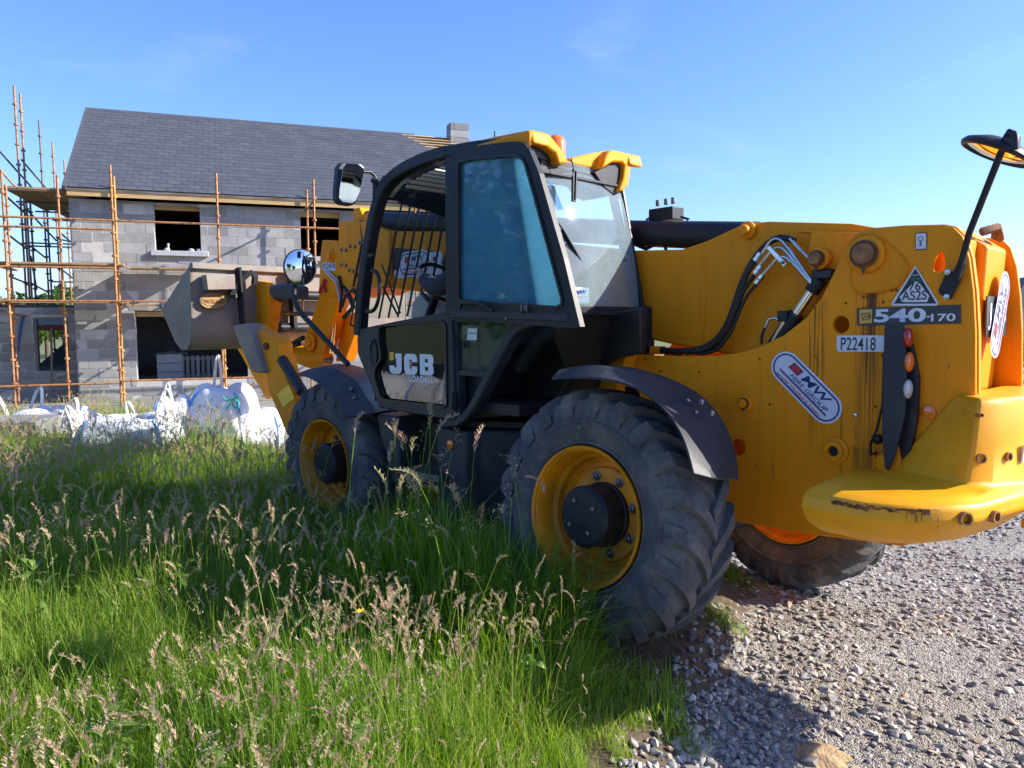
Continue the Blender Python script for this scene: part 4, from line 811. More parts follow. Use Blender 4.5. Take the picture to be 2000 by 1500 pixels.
# ------------------------------------------------------------------ wheels
def tyre_mb(R=.645, lugs=20, sgn=1):
    mb = MB(); prof = [(.325, -.165), (.345, -.19), (.352, -.205), (.362, -.206), (.368, -.198), (.40, -.214), (.455, -.222), (.462, -.228), (.472, -.228), (.478, -.221), (.54, -.212), (.585, -.19), (.603, -.15), (.612, -.08), (.615, 0)]
    prof = prof+[(r, -a) for r, a in prof[::-1][1:]]; return mb, prof
def wheel(c, axis, R=.645, rk=1.0, label=None, hubout=1):
    """axis points outward; returns the wheel part with its tyre, hub and bolts"""
    c = np.array(c, float); ax = nrm(axis); a = nrm(np.cross(ax, (0, 0, 1))); b = np.cross(ax, a); k = rk
    TR = lambda r: .33*rk+(r-.33)*(R-.33*rk)/(.645-.33); TW = .90
    rim = MB().lathe([(.338*k, .195), (.338*k, .182), (.318*k, .176), (.308*k, .15), (.300*k, .08), (.282*k, .06), (.278*k, .02), (.26*k, .005), (.235*k, .012), (.225*k, .03), (.10, .03), (.10, -.01), (.23*k, -.02), (.29*k, -.06), (.31*k, -.15), (.338*k, -.17), (.338*k, -.19), (.325*k, -.19), (.305*k, -.05), (.30*k, .05), (.325*k, .19)], c, ax, 56, closed=True)
    w = obj('wheel', rim, m_yel2, tele, smooth=35, label=label)
    mb, prof = tyre_mb(); mb.lathe([(TR(r), z*TW) for r, z in prof], c, ax, 80, cap=False)
    n = 21; st = [(-.012, .615, .638), (.05, .614, .645), (.11, .61, .645), (.165, .60, .640), (.205, .575, .617), (.226, .535, .572), (.228, .505, .512)]
    for side in (-1, 1):
        for i in range(n):
            t0 = 2*math.pi*(i+(.5 if side > 0 else 0))/n; rg = []
            for j, (w_, rb, rt) in enumerate(st):
                sk = .30*(max(0, w_)/.2)**.75; hw = .030+.010*(j/6); t = t0+sk
                q = []
                for (dt, r) in ((-hw-.012, rb-.01), (-hw, rt), (hw, rt), (hw+.012, rb-.01)):
                    th = t+dt/.62; q.append(c+ax*w_*side*TW+TR(r)*(math.cos(th)*a+math.sin(th)*b))
                rg.append(q)
            mb.loft(rg)
    obj('tyre', mb, m_tyre, w, smooth=28)
    hub = MB().lathe([(.158, .03), (.158, .05), (.150, .055), (.147, .175), (.128, .192), (.05, .197), (0, .197)], c, ax, 40)
    hb = obj('hub', hub, m_blk, w, smooth=35)
    for i in range(4):
        th = i*math.pi/2+.6; hp = c+ax*.197+.085*(math.cos(th)*a+math.sin(th)*b); obj('hub_bolt', MB().lathe([(.012, -.006), (.012, .007), (0, .009)], hp, ax, 6), m_dksteel, hb)
    for i in range(8):
        th = i*math.pi/4+.3; hp = c+ax*.03+.188*(math.cos(th)*a+math.sin(th)*b)
        obj('wheel_bolt', MB().lathe([(.026, 0), (.026, .006), (.017, .008), (.017, .022), (.009, .024), (.009, .036), (0, .037)], hp, ax, 6), m_dksteel, w)
    return w
tilt = rad(5.2); axL = (0, math.cos(tilt), math.sin(tilt)); axR = (0, -math.cos(tilt), -math.sin(tilt))
wheel((0, .995, .645), axL, R=.615, rk=1.0); wheel((-.02, -.97, .47), axR, R=.625, rk=1.0)
wheel((2.62, .90, .585), (-.03, 1, .0), R=.60, rk=.98); wheel((2.60, -.95, .56), (0, -1, 0), R=.60, rk=.98)
obj('axle', MB().tube([(0, -.8, .50), (0, .8, .64)], .09, 14).tube([(0, -.2, .55), (0, .2, .58)], .19, 14), m_blk, tele, smooth=40)
obj('axle', MB().tube([(2.6, -.8, .56), (2.6, .75, .58)], .09, 14).tube([(2.6, -.2, .57), (2.6, .2, .57)], .18, 14), m_blk, tele, smooth=40)
# ------------------------------------------------------------------ mudguards
def resamp(pts, n):
    pts = np.array(pts, float); d = np.r_[0, np.cumsum(np.linalg.norm(np.diff(pts, axis=0), axis=1))]; t = np.linspace(0, d[-1], n)
    q = np.stack([np.interp(t, d, pts[:, i]) for i in range(3)], 1)
    for _ in range(2): q[1:-1] = (q[:-2]+2*q[1:-1]+q[2:])/4
    return q
def guard(name, lines, ys, n=22, th=.012):
    ls = [resamp([P(a, b, y=y) for a, b in l], n) for l, y in zip(lines, ys)]; rg = []
    cen = np.mean([l.mean(0) for l in ls], 0)-(0, 0, .5)
    for i in range(n):
        top = [l[i] for l in ls]; bot = [p-nrm((p-cen)*(1, 0, 1))*th for p in top[::-1]]; rg.append(top+bot)
    return obj(name, MB().loft(rg), m_plas, tele, smooth=25, bevel=.003)
gd = guard('rear_mudguard', [[(1076, 739), (1120, 735), (1160, 736), (1205, 742), (1252, 757), (1308, 804), (1340, 860), (1355, 925)], [(1092, 722), (1140, 713), (1180, 714), (1240, 740), (1304, 796), (1345, 840), (1366, 885), (1391, 934)], [(1126, 714), (1168, 711), (1240, 717), (1316, 740), (1380, 776), (1420, 828), (1444, 900), (1443, 937)]], (1.25, 1.17, .82))
for (a, b) in ((1344, 783), (1371, 784), (1360, 806), (1391, 806)): q = P(a, b, y=1.0); obj('bolt', MB().lathe([(.010, -.01), (.010, .006), (0, .009)], q, (-.62, 0, .78), 8), m_steel, gd)
obj('mudguard_stay', MB().bar([P(1228, 752, y=1.0), P(1240, 775, y=.95), P(1240, 830, y=.6)], .02, .05), m_blk, tele)
gf = guard('front_mudguard', [[(578, 730), (600, 734), (620, 744), (640, 765), (662, 792), (676, 815)], [(600, 722), (635, 716), (660, 722), (696, 742), (714, 774), (732, 807)], [(625, 716), (655, 710), (690, 712), (730, 725), (755, 770), (765, 800)]], (1.18, 1.08, .70))
for (a, b) in ((686, 760), (692, 777)): q = P(a, b, y=1.12); obj('bolt', MB().lathe([(.016, -.01), (.014, .008), (0, .012)], q, (-.5, .6, .5), 10), m_dksteel, gf)
# ------------------------------------------------------------------ rear chassis
def plate_paint():
    """yellow paint with rust runs under the pins"""
    m = m_yel.copy(); m.name = 'rust_streaked_yellow_paint'; nt = m.node_tree; b = nt.nodes['Principled BSDF']; L = nt.links.new
    src = b.inputs['Base Color'].links[0].from_socket; t = N(nt, 'ShaderNodeTexCoord'); s = N(nt, 'ShaderNodeSeparateXYZ'); L(t.outputs['Object'], s.inputs[0])
    mp = N(nt, 'ShaderNodeMapping'); mp.inputs['Scale'].default_value = (60, 1, 1.3); L(t.outputs['Object'], mp.inputs[0]); n = N(nt, 'ShaderNodeTexNoise', Scale=1., Detail=4., Roughness=.6); L(mp.outputs[0], n.inputs['Vector']); last = src
    return m, nt, s, n, b
PC = {}
m_str, nt_, sx_, nn_, bb_ = plate_paint()
lp = [(1190, 658), (1226, 692), (1330, 696), (1400, 695), (1440, 690), (1480, 679), (1530, 655), (1575, 620), (1605, 580), (1632, 525), (1652, 478), (1668, 458), (1690, 448), (1760, 442), (1840, 440), (1862, 444), (1880, 462), (1893, 505), (1901, 570), (1905, 650), (1905, 775), (1890, 950), (1850, 1010), (1790, 1060), (1760, 1067), (1600, 1046), (1420, 1016), (1380, 985), (1200, 960), (1060, 900), (1105, 790)]
Lp = obj('chassis_plate', MB().prism(P2(lp, .36), (0, -.03, 0), holes=[P2(ell(1642, 634, 16, 17), .36), P2(ell(1440, 874, 15, 17), .36), P2([(1826, 505), (1834, 492), (1842, 494), (1845, 508), (1845, 524), (1836, 532), (1824, 530), (1821, 520)], .36)]), m_str, tele, bevel=.005)
# rust runs: windows in the plate's own coordinates
def streak(px, top, bot, wpx, strength, thr=.50):
    nt = nt_; L = nt.links.new; o = Lp.location; a = P(px-wpx, top, y=.36); b = P(px+wpx, bot, y=.36); xc = (a[0]+b[0])/2-o.x; hw = abs(a[0]-b[0])/2; z1_ = a[2]-o.z; z0_ = b[2]-o.z
    def rng_(src, lo, hi, t0=0, t1=1): q = N(nt, 'ShaderNodeMapRange'); q.inputs[1].default_value = lo; q.inputs[2].default_value = hi; q.inputs[3].default_value = t0; q.inputs[4].default_value = t1; L(src, q.inputs[0]); return q.outputs[0]
    def mul(p, q): m_ = N(nt, 'ShaderNodeMath', operation='MULTIPLY'); L(p, m_.inputs[0]); L(q, m_.inputs[1]); return m_.outputs[0]
    sb_ = N(nt, 'ShaderNodeMath', operation='SUBTRACT'); L(sx_.outputs[0], sb_.inputs[0]); sb_.inputs[1].default_value = xc; ab = N(nt, 'ShaderNodeMath', operation='ABSOLUTE'); L(sb_.outputs[0], ab.inputs[0])
    f = mul(rng_(ab.outputs[0], hw, hw*.3), rng_(nn_.outputs[0], thr, thr+.10)); f = mul(f, rng_(sx_.outputs[2], z1_+.01, z1_-.01)); f = mul(f, rng_(sx_.outputs[2], z0_-.02, z1_-.25*(z1_-z0_), 0, strength))
    mx = N(nt, 'ShaderNodeMix', data_type='RGBA'); mx.inputs['B'].default_value = (.13, .045, .012, 1); L(f, mx.inputs['Factor']); src = bb_.inputs['Base Color'].links[0].from_socket; L(src, mx.inputs['A']); L(mx.outputs['Result'], bb_.inputs['Base Color'])
streak(1592, 585, 900, 22, 1., .46); streak(1694, 525, 990, 26, 1.0, .42); streak(1655, 880, 985, 10, .9); streak(1700, 870, 960, 55, .6, .44); streak(1645, 800, 960, 8, .8, .45)
Rp = obj('chassis_plate', MB().prism([(p[0], -.36, p[2]) for p in P2(lp, .36)], (0, .03, 0)), m_yel, tele, bevel=.005)
obj('edge_flange', MB().bar([p-np.array((0, .04, 0)) for p in P2([(1668, 458), (1690, 448), (1760, 442), (1840, 440), (1862, 444), (1880, 462), (1893, 505), (1901, 570), (1905, 650), (1905, 770)], .36)], .012, .03), m_yel, tele)
q = P(1668, 1060, y=.33); obj('cross_member', MB().bb((-.9, -.33, .66), (-.2, .33, .70)), m_yel, tele)
flg = plate('lifting_lug', [(1725, 900), (1735, 850), (1745, 840), (1765, 930), (1740, 940), (1722, 930)], .42, .03, m_yel)
pv = plate('pivot_doubler', [(1662, 470), (1675, 458), (1695, 455), (1720, 462), (1768, 505), (1775, 520), (1770, 540), (1750, 563), (1720, 572), (1680, 574), (1664, 562), (1660, 540)], .372, .012, m_str, bevel=.003)
def pin(c, r, m=m_rust, out=.05, collar=True, parent=tele, keeper=False):
    mb = MB().lathe([(r, 0), (r, out), (r*.85, out+.006), (0, out+.006)], c, (0, 1, 0), 28); o = obj('pin', mb, m, parent, smooth=35)
    if collar: obj('collar', MB().lathe([(r*1.02, 0), (r*1.75, 0), (r*1.75, out*.35), (r*1.45, out*.5), (r*1.02, out*.5)], c, (0, 1, 0), 28, closed=True), m_yel, o, smooth=35)
    if keeper:
        cc = np.array(c)+(0, out*.55, 0); obj('retaining_ring', MB().lathe([(r*1.02, 0), (r*1.3, 0), (r*1.3, .012), (r*1.02, .012)], cc, (0, 1, 0), 24, closed=True).prism([cc+(-.008, 0, -r*1.25), cc+(.008, 0, -r*1.25), cc+(.0, 0, -r*1.9)], (0, .012, 0)), m_rustd, o)
    return o
pin(P(1693, 497, y=.374), .047, keeper=True); pin(P(1602, 506, y=.30), .030, out=.07, keeper=True); pin(P(1462, 450, y=.235), .026, m_yel, .05)
pin(P(1457, 787, y=.362), .022, m_yel, .04, keeper=True)
c = P(1632, 880, y=.362); o_ = obj('collar', MB().lathe([(.025, .0), (.062, 0), (.062, .008), (.045, .014), (.045, .028), (.025, .03)], c, (0, 1, 0), 28, closed=True), m_yel, tele, smooth=35); obj('pin', MB().lathe([(.024, 0), (.024, .012), (0, .012)], c, (0, 1, 0), 20), m_blk, o_)
for (a, b) in ((1742, 567), (1751, 567), (1687, 580), (1694, 580), (1703, 580), (1710, 580), (1652, 592), (1725, 590), (1723, 694), (1484, 702), (1710, 794), (1504, 790), (1366, 727), (1290, 725), (1260, 702)):
    obj('bolt_hole', MB().lathe([(.006, 0), (.006, .003), (0, .003)], P(a, b, y=.361), (0, 1, 0), 8), m_rustd, Lp)
obj('bolt', MB().lathe([(.010, 0), (.010, .008), (0, .009)], P(1671, 811, y=.361), (0, 1, 0), 8), m_steel, Lp)
obj('bolt', MB().lathe([(.010, 0), (.010, .008), (0, .009)], P(1223, 703, y=.361), (0, 1, 0), 8), m_steel, Lp)
obj('side_reflector', MB().lathe([(.030, 0), (.030, .008), (.026, .010), (0, .011)], P(1814, 805, y=.361), (0, 1, 0), 28), m_amber, tele, smooth=40)
# yellow gusset in front of the wheel
obj('gusset', MB().prism(P2([(1192, 655), (1228, 655), (1222, 700), (1200, 772), (1145, 772)], .46), (0, -.10, 0)), m_yel, tele, bevel=.004)
obj('gusset', MB().prism(P2([(1110, 780), (1190, 660), (1200, 660), (1160, 780)], .44), (0, -.06, 0)), m_yel, tele, bevel=.004)
# decals on the plate
Y3 = .3635
def quad(px, y=Y3): return P2(px, y)
dec = flat('model_decal', quad([(1674, 602), (1877, 595), (1877, 632), (1674, 636)]), m_decal, Lp)
flat('logo_square', quad([(1679, 605), (1703, 604), (1703, 631), (1679, 632)], Y3+.001), m_ylab, dec)
flat('logo_frame', quad([(1681, 612), (1700, 610), (1701, 623), (1684, 626)], Y3+.002), m_decal, dec, holes=[quad([(1683, 613), (1699, 612), (1699, 622), (1685, 624)], Y3+.002)])
def ptext(body, x0, x1, yb, yt, y, m, par, **k): a = P(x0, yb, y=y); b = P(x1, yb, y=y); b[2] = a[2]; return text(body, a, b, P(x0, yt, y=y)[2]-a[2], m, par, **k)
ptext('JCB', 1685, 1699, 623, 614, Y3+.0025, m_decal, dec, off=.03)
ptext('540', 1707, 1808, 630, 604, Y3+.002, m_white, dec, off=.03); ptext('-', 1810, 1816, 620, 617, Y3+.002, m_white, dec); ptext('170', 1818, 1866, 628, 613, Y3+.002, m_white, dec, off=.02)
pd = flat('plant_number_plate', quad([(1634, 655), (1727, 655), (1727, 687), (1639, 687), (1634, 683)]), m_white, Lp); ptext('P22418', 1642, 1710, 684, 659, Y3+.002, m_ink, pd, off=.006)
tri = flat('theft_register_triangle', quad([(1788, 519), (1833, 591), (1830, 597), (1744, 597), (1741, 592)]), m_white, Lp)
flat('triangle_border', quad([(1788, 524), (1829, 593), (1746, 593)], Y3+.001), m_ink, tri, holes=[quad([(1786, 550), (1794, 550), (1815, 578), (1811, 590), (1762, 590), (1757, 580)], Y3+.001)])
ptext('76', 1775, 1798, 568, 551, Y3+.002, m_ink, tri, off=.012); ptext('AS2S', 1761, 1810, 587, 569, Y3+.002, m_ink, tri, off=.012)
ptext('SECURE', 1780, 1796, 548, 542, Y3+.002, m_green, tri, off=0); ptext('REGISTER', 1782, 1794, 539, 536, Y3+.002, m_white, tri, off=0)
hk = flat('lifting_point_label', quad([(1788, 455), (1810, 454), (1810, 487), (1788, 488)]), m_ink, Lp); flat('label_face', quad([(1789.2, 456.5), (1808.8, 455.5), (1808.8, 485.5), (1789.2, 486.5)], Y3+.001), m_white, hk)
flat('hook_symbol', quad(ell(1798, 466, 5, 5), Y3+.002), m_ink, hk, holes=[quad(ell(1798, 466, 4, 4), Y3+.002)]); obj('hook_symbol', MB().bar(P2([(1797, 470), (1797, 474), (1799, 477), (1798, 480), (1795, 479)], Y3+.003), .004, .001), m_ink, hk)
def brand_letters(x0, x1, yb_, yt_, y, par, gap=.06):
    a = P(x0, yb_, y=y); b = P(x1, yb_, y=y); t = P(x0, yt_, y=y); h = t[2]-a[2]; Wd = a[0]-b[0]; w = Wd*(1-2*gap)/3
    J = ([(.5, 1), (1, 1), (1, .22), (.93, .07), (.8, 0), (.2, 0), (.07, .07), (0, .2), (0, .40), (.40, .40), (.42, .30), (.58, .30), (.58, .75), (.5, .75)], [])
    Cc = ([(0, .2), (.07, .06), (.22, 0), (.78, 0), (.93, .06), (1, .2), (1, .40), (.60, .40), (.60, .28), (.40, .28), (.40, .72), (.60, .72), (.60, .60), (1, .60), (1, .8), (.93, .94), (.78, 1), (.22, 1), (.07, .94), (0, .8)], [])
    Bb = ([(0, 0), (.80, 0), (.94, .05), (1, .17), (1, .38), (.92, .5), (1, .62), (1, .83), (.94, .95), (.80, 1), (0, 1)], [[(.38, .22), (.60, .22), (.60, .40), (.38, .40)], [(.38, .60), (.60, .60), (.60, .78), (.38, .78)]])
    for k, (o_, hs_) in enumerate((J, Cc, Bb)):
        f = lambda p: np.array((a[0]-(k*(w+gap*Wd)+p[0]*w), y, a[2]+p[1]*h)); flat('letter', [f(p) for p in o_], m_white, par, holes=[[f(p) for p in q] for q in hs_])
def pill(cx, L_, H_, n=10):
    o = []
    for i in range(n+1): t = -math.pi/2+math.pi*i/n; o.append((L_/2-H_/2+H_/2*math.cos(t), H_/2*math.sin(t)))
    for i in range(n+1): t = math.pi/2+math.pi*i/n; o.append((-L_/2+H_/2+H_/2*math.cos(t), H_/2*math.sin(t)))
    return o
def hire_sticker(c, xd, ud, L_, H_, parent, y_n):
    """pill-shaped hire company sticker: c centre, xd reading direction, ud up on the sticker, y_n outward normal"""
    c = np.array(c, float); xd = nrm(xd); ud = np.array(ud, float); ud = nrm(ud-xd*(ud@xd)); yn = nrm(y_n)
    at = lambda s, t, k: c+xd*s*L_+ud*t*L_+yn*k; loop = lambda g, k: [at(a/L_, b/L_, k) for a, b in pill(0, L_-g, H_-g)]
    s = flat('hire_sticker', loop(0, .0), m_white, parent, n=yn); flat('sticker_ring', loop(.07*H_*2, .0012), m_navy, s, n=yn, holes=[loop(.07*H_*2+.10*H_, .0012)])
    r = H_/L_
    fl = lambda pts, m, nm, k: flat(nm, [at(a, b, k) for a, b in pts], m, s, n=yn)
    tx = lambda b_, s0, s1, t0, h, m, **kk: text(b_, at(s0, t0, .0022), at(s1, t0, .0022), h*L_, m, s, up=ud, **kk)
    fl([(-.30, .06*r), (-.15, .06*r), (-.13, .31*r), (-.28, .31*r)], m_navy, 'red_block', .0013); fl([(-.288, .075*r), (-.165, .075*r), (-.147, .295*r), (-.27, .295*r)], m_redp, 'red_block', .0021)
    tx('MW', -.10, .32, .06*r, .26*r, m_navy, off=.018, shear=.25); tx('HIRE GROUP', -.22, .36, -.12*r, .14*r, m_navy, off=.01, shear=.25)
    fl([(-.36, -.15*r), (.38, -.15*r), (.38, -.19*r), (-.36, -.19*r)], m_navy, 'underline', .0013); fl([(-.34, -.20*r), (.38, -.20*r), (.38, -.215*r), (-.34, -.215*r)], m_redp, 'underline', .0013)
    tx('www.mwhire.com', -.36, .32, -.38*r, .13*r, m_redp, off=.006); return s
c0 = P(1535, 717, y=Y3); c1_ = P(1613, 796, y=Y3); xd = nrm(c1_-c0); w0 = P(1561, 690, y=Y3)  # pill ends
rr = .077; hire_sticker((c0+c1_)/2, xd, (xd[2], 0, -xd[0]) if xd[2]*1 > 0 else (-abs(xd[2]), 0, abs(xd[0])), np.linalg.norm(c1_-c0)+2*rr, 2*rr, Lp, (0, 1, 0))
# rear cover between the plates
rc_ = obj('rear_cover', MB().prism([(-1.30, .0, 1.25), (-1.34, .0, 1.90), (-1.20, .0, 2.0), (-1.0, .0, 2.0), (-1.0, 0, 1.25)], (0, -.30, 0)).bb((-1.30, .0, 1.25), (-1.05, .30, 1.93)), m_yel, tele, bevel=.012)
a_, b_ = np.array((-1.345, -.03, 1.55)), np.array((-1.345, -.29, 1.55))
jd = obj('brand_panel', MB().bb((-1.352, -.29, 1.50), (-1.345, .02, 1.68)), m_decal, rc_); text('JCB', (-1.354, -.0, 1.53), (-1.354, -.26, 1.53), .12, m_white, jd, off=.015)
hire_sticker((-1.362, -.14, 1.60), (-.0, -.42, .90), (0, .90, .42), .42, .15, rc_, (-1, 0, 0))
obj('wiring', MB().tube([(-1.30, -.05, 1.97), (-1.35, -.1, 1.99), (-1.34, -.18, 1.95), (-1.30, -.26, 1.97)], .02, 6), m_rustd, rc_, smooth=60)
# ------------------------------------------------------------------ counterweight
def sym(pts, z): return [(x, y, z) for x, y in pts]+[(x, -y, z) for x, y in pts[::-1]]
cwl = [ (.715, [(-1.02, .38), (-1.00, .84), (-1.20, .86), (-1.35, .76), (-1.43, .60), (-1.48, .30)]),
        (.765, [(-.96, .38), (-.96, .90), (-1.22, .93), (-1.39, .83), (-1.48, .66), (-1.54, .32)]),
        (.825, [(-.93, .38), (-.95, .93), (-1.22, .96), (-1.42, .87), (-1.53, .70), (-1.60, .33)]),
        (.878, [(-.92, .38), (-.95, .91), (-1.21, .945), (-1.42, .855), (-1.53, .69), (-1.60, .33)]),
        (.903, [(-.93, .38), (-.97, .86), (-1.20, .89), (-1.40, .81), (-1.51, .66), (-1.58, .32)]),
        (.910, [(-1.04, .38), (-1.14, .49), (-1.33, .59), (-1.44, .62), (-1.515, .53), (-1.57, .29)]),
        (.932, [(-1.09, .38), (-1.185, .43), (-1.36, .515), (-1.445, .55), (-1.51, .475), (-1.565, .265)]),
        (1.08, [(-1.21, .38), (-1.30, .415), (-1.40, .485), (-1.455, .52), (-1.51, .455), (-1.565, .255)]),
        (1.235, [(-1.32, .38), (-1.38, .405), (-1.42, .455), (-1.46, .495), (-1.51, .435), (-1.565, .245)]),
        (1.265, [(-1.34, .37), (-1.39, .395), (-1.42, .435), (-1.455, .47), (-1.50, .415), (-1.56, .235)])]
cwm = MB().loft([sym(p, z) for z, p in cwl])
cw = obj('counterweight', cwm, m_cw, tele, smooth=38, bevel=.02, segs=3)
for (a, b, y_, r) in ((1915, 922, .62, .022), (1953, 1000, .95, .030), (1985, 995, .85, .026), (1973, 905, .4, .022)):
    pass
for (x, y_, z, nn, r) in ((-1.50, .755, .84, (-.8, .6, 0), .026), (-1.555, .60, .83, (-.95, .25, 0), .024), (-1.475, .50, 1.03, (-.75, .66, .1), .020), (-1.535, .375, 1.03, (-.9, .3, .05), .018), (-1.47, .505, 1.20, (-.75, .66, .1), .008)):
    obj('socket', MB().lathe([(r, -.02), (r, .012), (r*.75, .012), (r*.7, -.01), (0, -.01)], (x, y_, z), nn, 16), m_rust, cw, smooth=40)
# scraped-off paint along the wing
m_scrape = mat('rusty_scrape', (.20, .075, .025), (.32, .15, .03), rough=.8, scale=30)
sc_ = MB(); rs = random.Random(4)
wl = np.array([(-1.0, .932), (-1.22, .957), (-1.42, .867), (-1.53, .70)]); wd = np.r_[0, np.cumsum(np.hypot(*np.diff(wl, axis=0).T))]
def on_wing(t, z, o=0.0015):
    d = t*wd[-1]; x = np.interp(d, wd, wl[:, 0]); y = np.interp(d, wd, wl[:, 1]); x2 = np.interp(min(d+.01, wd[-1]), wd, wl[:, 0]); y2 = np.interp(min(d+.01, wd[-1]), wd, wl[:, 1])
    if d+.01 > wd[-1]: x2, y2 = x, y; x, y = np.interp(d-.01, wd, wl[:, 0]), np.interp(d-.01, wd, wl[:, 1])
    tt = nrm((x2-x, y2-y, 0)); n_ = np.array((tt[1], -tt[0], 0)); n_ = n_ if n_[1] > 0 or n_[0] < -.5 else -n_
    zz = np.interp(z, [.715, .765, .825, .878], [-.10, -.03, 0, -.012]); return np.array((x, y, z))+n_*(zz+o+.002)
for i in range(120):
    t = .12+.60*rs.random()**1.1; w = rs.uniform(.008, .055); h = rs.uniform(.001, .0065); z = .868+rs.gauss(0, .0045)
    sc_.prism([on_wing(t, z-h*rs.uniform(.2, .9)), on_wing(t+w*.5, z-h), on_wing(t+w, z-h*.2), on_wing(t+w*.7, z+h*.6), on_wing(t+.1*w, z+h*.5)], (0, .0012, 0))
for i in range(8):
    t = rs.uniform(.55, .9); l = rs.uniform(.015, .06); w = rs.uniform(.002, .006); sc_.prism([on_wing(t, .86), on_wing(t+w, .86), on_wing(t+w*.8, .86-l), on_wing(t+w*.3, .86-l)], (0, .0012, 0))
obj('bare_scrape', sc_, m_scrape, cw, kind='stuff')
obj('warning_label', MB().prism([(-1.56, .29, 1.00), (-1.565, .265, 1.00), (-1.57, .262, 1.07), (-1.565, .287, 1.07)], (-.008, .002, 0)), m_white, cw)
th_ = obj('tow_hitch', MB().bb((-2.05, -.50, .86), (-1.56, .16, .90)).bb((-2.05, -.50, .70), (-1.54, .16, .74)).bb((-1.66, .13, .70), (-1.56, .16, .90)).bb((-2.05, -.50, .74), (-1.56, -.47, .86)).bb((-2.05, -.20, .62), (-1.7, .10, .70)), m_yel2, tele, bevel=.006)
obj('hitch_pin', MB().tube([(-1.95, .02, .60), (-1.95, .02, .98)], .016, 10), m_rust, th_, smooth=50)
# tail lights in their rubber guard
tl = obj('light_guard', MB().prism(P2([(1727, 634), (1765, 634), (1770, 740), (1767, 810), (1755, 860), (1750, 885), (1735, 920), (1728, 915), (1722, 850), (1724, 730)], .45), (0, -.012, 0)), m_plas, tele, bevel=.004)
obj('light_guard', MB().prism(P2([(1770, 640), (1782, 680), (1793, 740), (1790, 820), (1778, 880), (1742, 918), (1752, 880), (1762, 800), (1768, 700)], .40), (0, -.035, 0)), m_blk, tele, bevel=.004)
for (cx_, cy_, rx_, ry_, m_, nm) in ((1774, 659, 11, 20, m_redl, 'tail_light'), (1776, 707, 9, 20, m_amber, 'indicator_light'), (1774, 760, 9, 19, m_whl, 'reversing_light')):
    cc = P(cx_, cy_, y=.43); rz_ = abs(P(cx_, cy_-ry_, y=.43)[2]-cc[2]); rx2 = abs(P(cx_+rx_, cy_, y=.43)[0]-cc[0]); obj(nm, MB().ball(cc, (rx2*.9, .035, rz_), 18, 12), m_, tele, smooth=80)
obj('light_bracket', MB().lathe([(.045, 0), (.045, .03), (.03, .045), (0, .045)], P(1733, 905, y=.37), (0, 1, 0), 24), m_yel, tele, smooth=40)
obj('wiring', MB().tube([P(1727, 690, y=.40), P(1724, 790, y=.40), P(1712, 840, y=.40), P(1700, 868, y=.39), P(1701, 888, y=.38), P(1712, 884, y=.38)], .006, 6), m_rubber, tele, smooth=60)
obj('wiring_gland', MB().ball(P(1715, 858, y=.39), .022, 10, 8), m_rubber, tele, smooth=60)
# rear mirror on its pole
ma = obj('mirror_pole', MB().bar([P(1850, 582, y=.385), P(1868, 540, y=.385), P(1879, 515, y=.39)], .034, .012).tube([P(1868, 545, y=.40), P(1884, 490, y=.41), P(1893, 455, y=.44), P(1960, 285, y=.58), P(1966, 268, y=.59), P(1972, 258, y=.60), P(1979, 262, y=.61)], .013, 12), m_blk, tele, smooth=50)
obj('mirror_bracket', MB().prism(P2([(1853, 528), (1877, 537), (1877, 543), (1858, 580), (1850, 584), (1834, 574), (1832, 568), (1848, 531)], .385), (0, -.02, 0)), m_blk, tele, bevel=.003)
for (a, b) in ((1852, 532), (1850, 580)): obj('bolt', MB().lathe([(.012, 0), (.012, .01), (0, .012)], P(a, b, y=.387), (0, 1, 0), 8), m_steel, ma)
mc = P(1948, 297, y=.50); tv_ = nrm(CM-mc); dv_ = np.array((0, 0, -1.)); dv_ = nrm(dv_-tv_*(dv_@tv_)); sv_ = np.cross(tv_, dv_); ndn = nrm(dv_*.93-sv_*.48+tv_*.20); mh = obj('rear_mirror', MB().lathe([(0, -.045), (.07, -.04), (.125, -.015), (.135, 0), (.13, .012), (.12, .014), (.118, .006)], mc, ndn, 36), m_blk, tele, smooth=40)
obj('mirror_glass', MB().lathe([(0, .022), (.06, .016), (.118, .004)], mc, ndn, 32), m_mirror, mh, smooth=80)
obj('mirror_clamp', MB().box(P(1976, 280, y=.58), (.05, .05, .06)), m_rubber, tele, bevel=.01)
# ------------------------------------------------------------------ boom
yb = .23
bo = [P(a, b, y=yb) for a, b in ((1870, 470), (1660, 436), (1500, 432), (1450, 437), (1380, 470), (1330, 487), (1240, 489))]+[P(877, 452, y=yb), P(758, 451, y=yb), P(758, 563, y=yb), P(870, 576, y=yb), P(1000, 610, y=yb), P(1240, 657, y=yb), P(1310, 672, y=yb), P(1430, 694, y=yb), P(1560, 700, y=yb), P(1700, 650, y=yb), P(1870, 560, y=yb)]
boom = obj('boom', MB().prism(bo, (0, -.52, 0)), m_yel, tele, bevel=.015, segs=3)
bp_ = [P(a, b, y=.31) for a, b in ((1570, 440), (1668, 443), (1670, 456), (1655, 476), (1628, 545), (1611, 545), (1580, 530), (1575, 470))]
obj('boom_gusset', MB().prism([P(a, b, y=.285) for a, b in ((1585, 452), (1690, 455), (1640, 540), (1612, 550), (1583, 545), (1577, 500))], (0, -.06, 0)), m_yel, boom, bevel=.003)
obj('weld_strip', MB().bar([P(1560, 451, y=.24), P(1592, 453, y=.24), P(1680, 455, y=.24)], .012, .02), m_yel, boom, bevel=.003)
obj('boom_tube', MB().tube([P(1480, 462, y=.12), P(1240, 456, y=.12), P(758, 432, y=.12), P(705, 428, y=.12)], .078, 24), m_blk, tele, smooth=50)
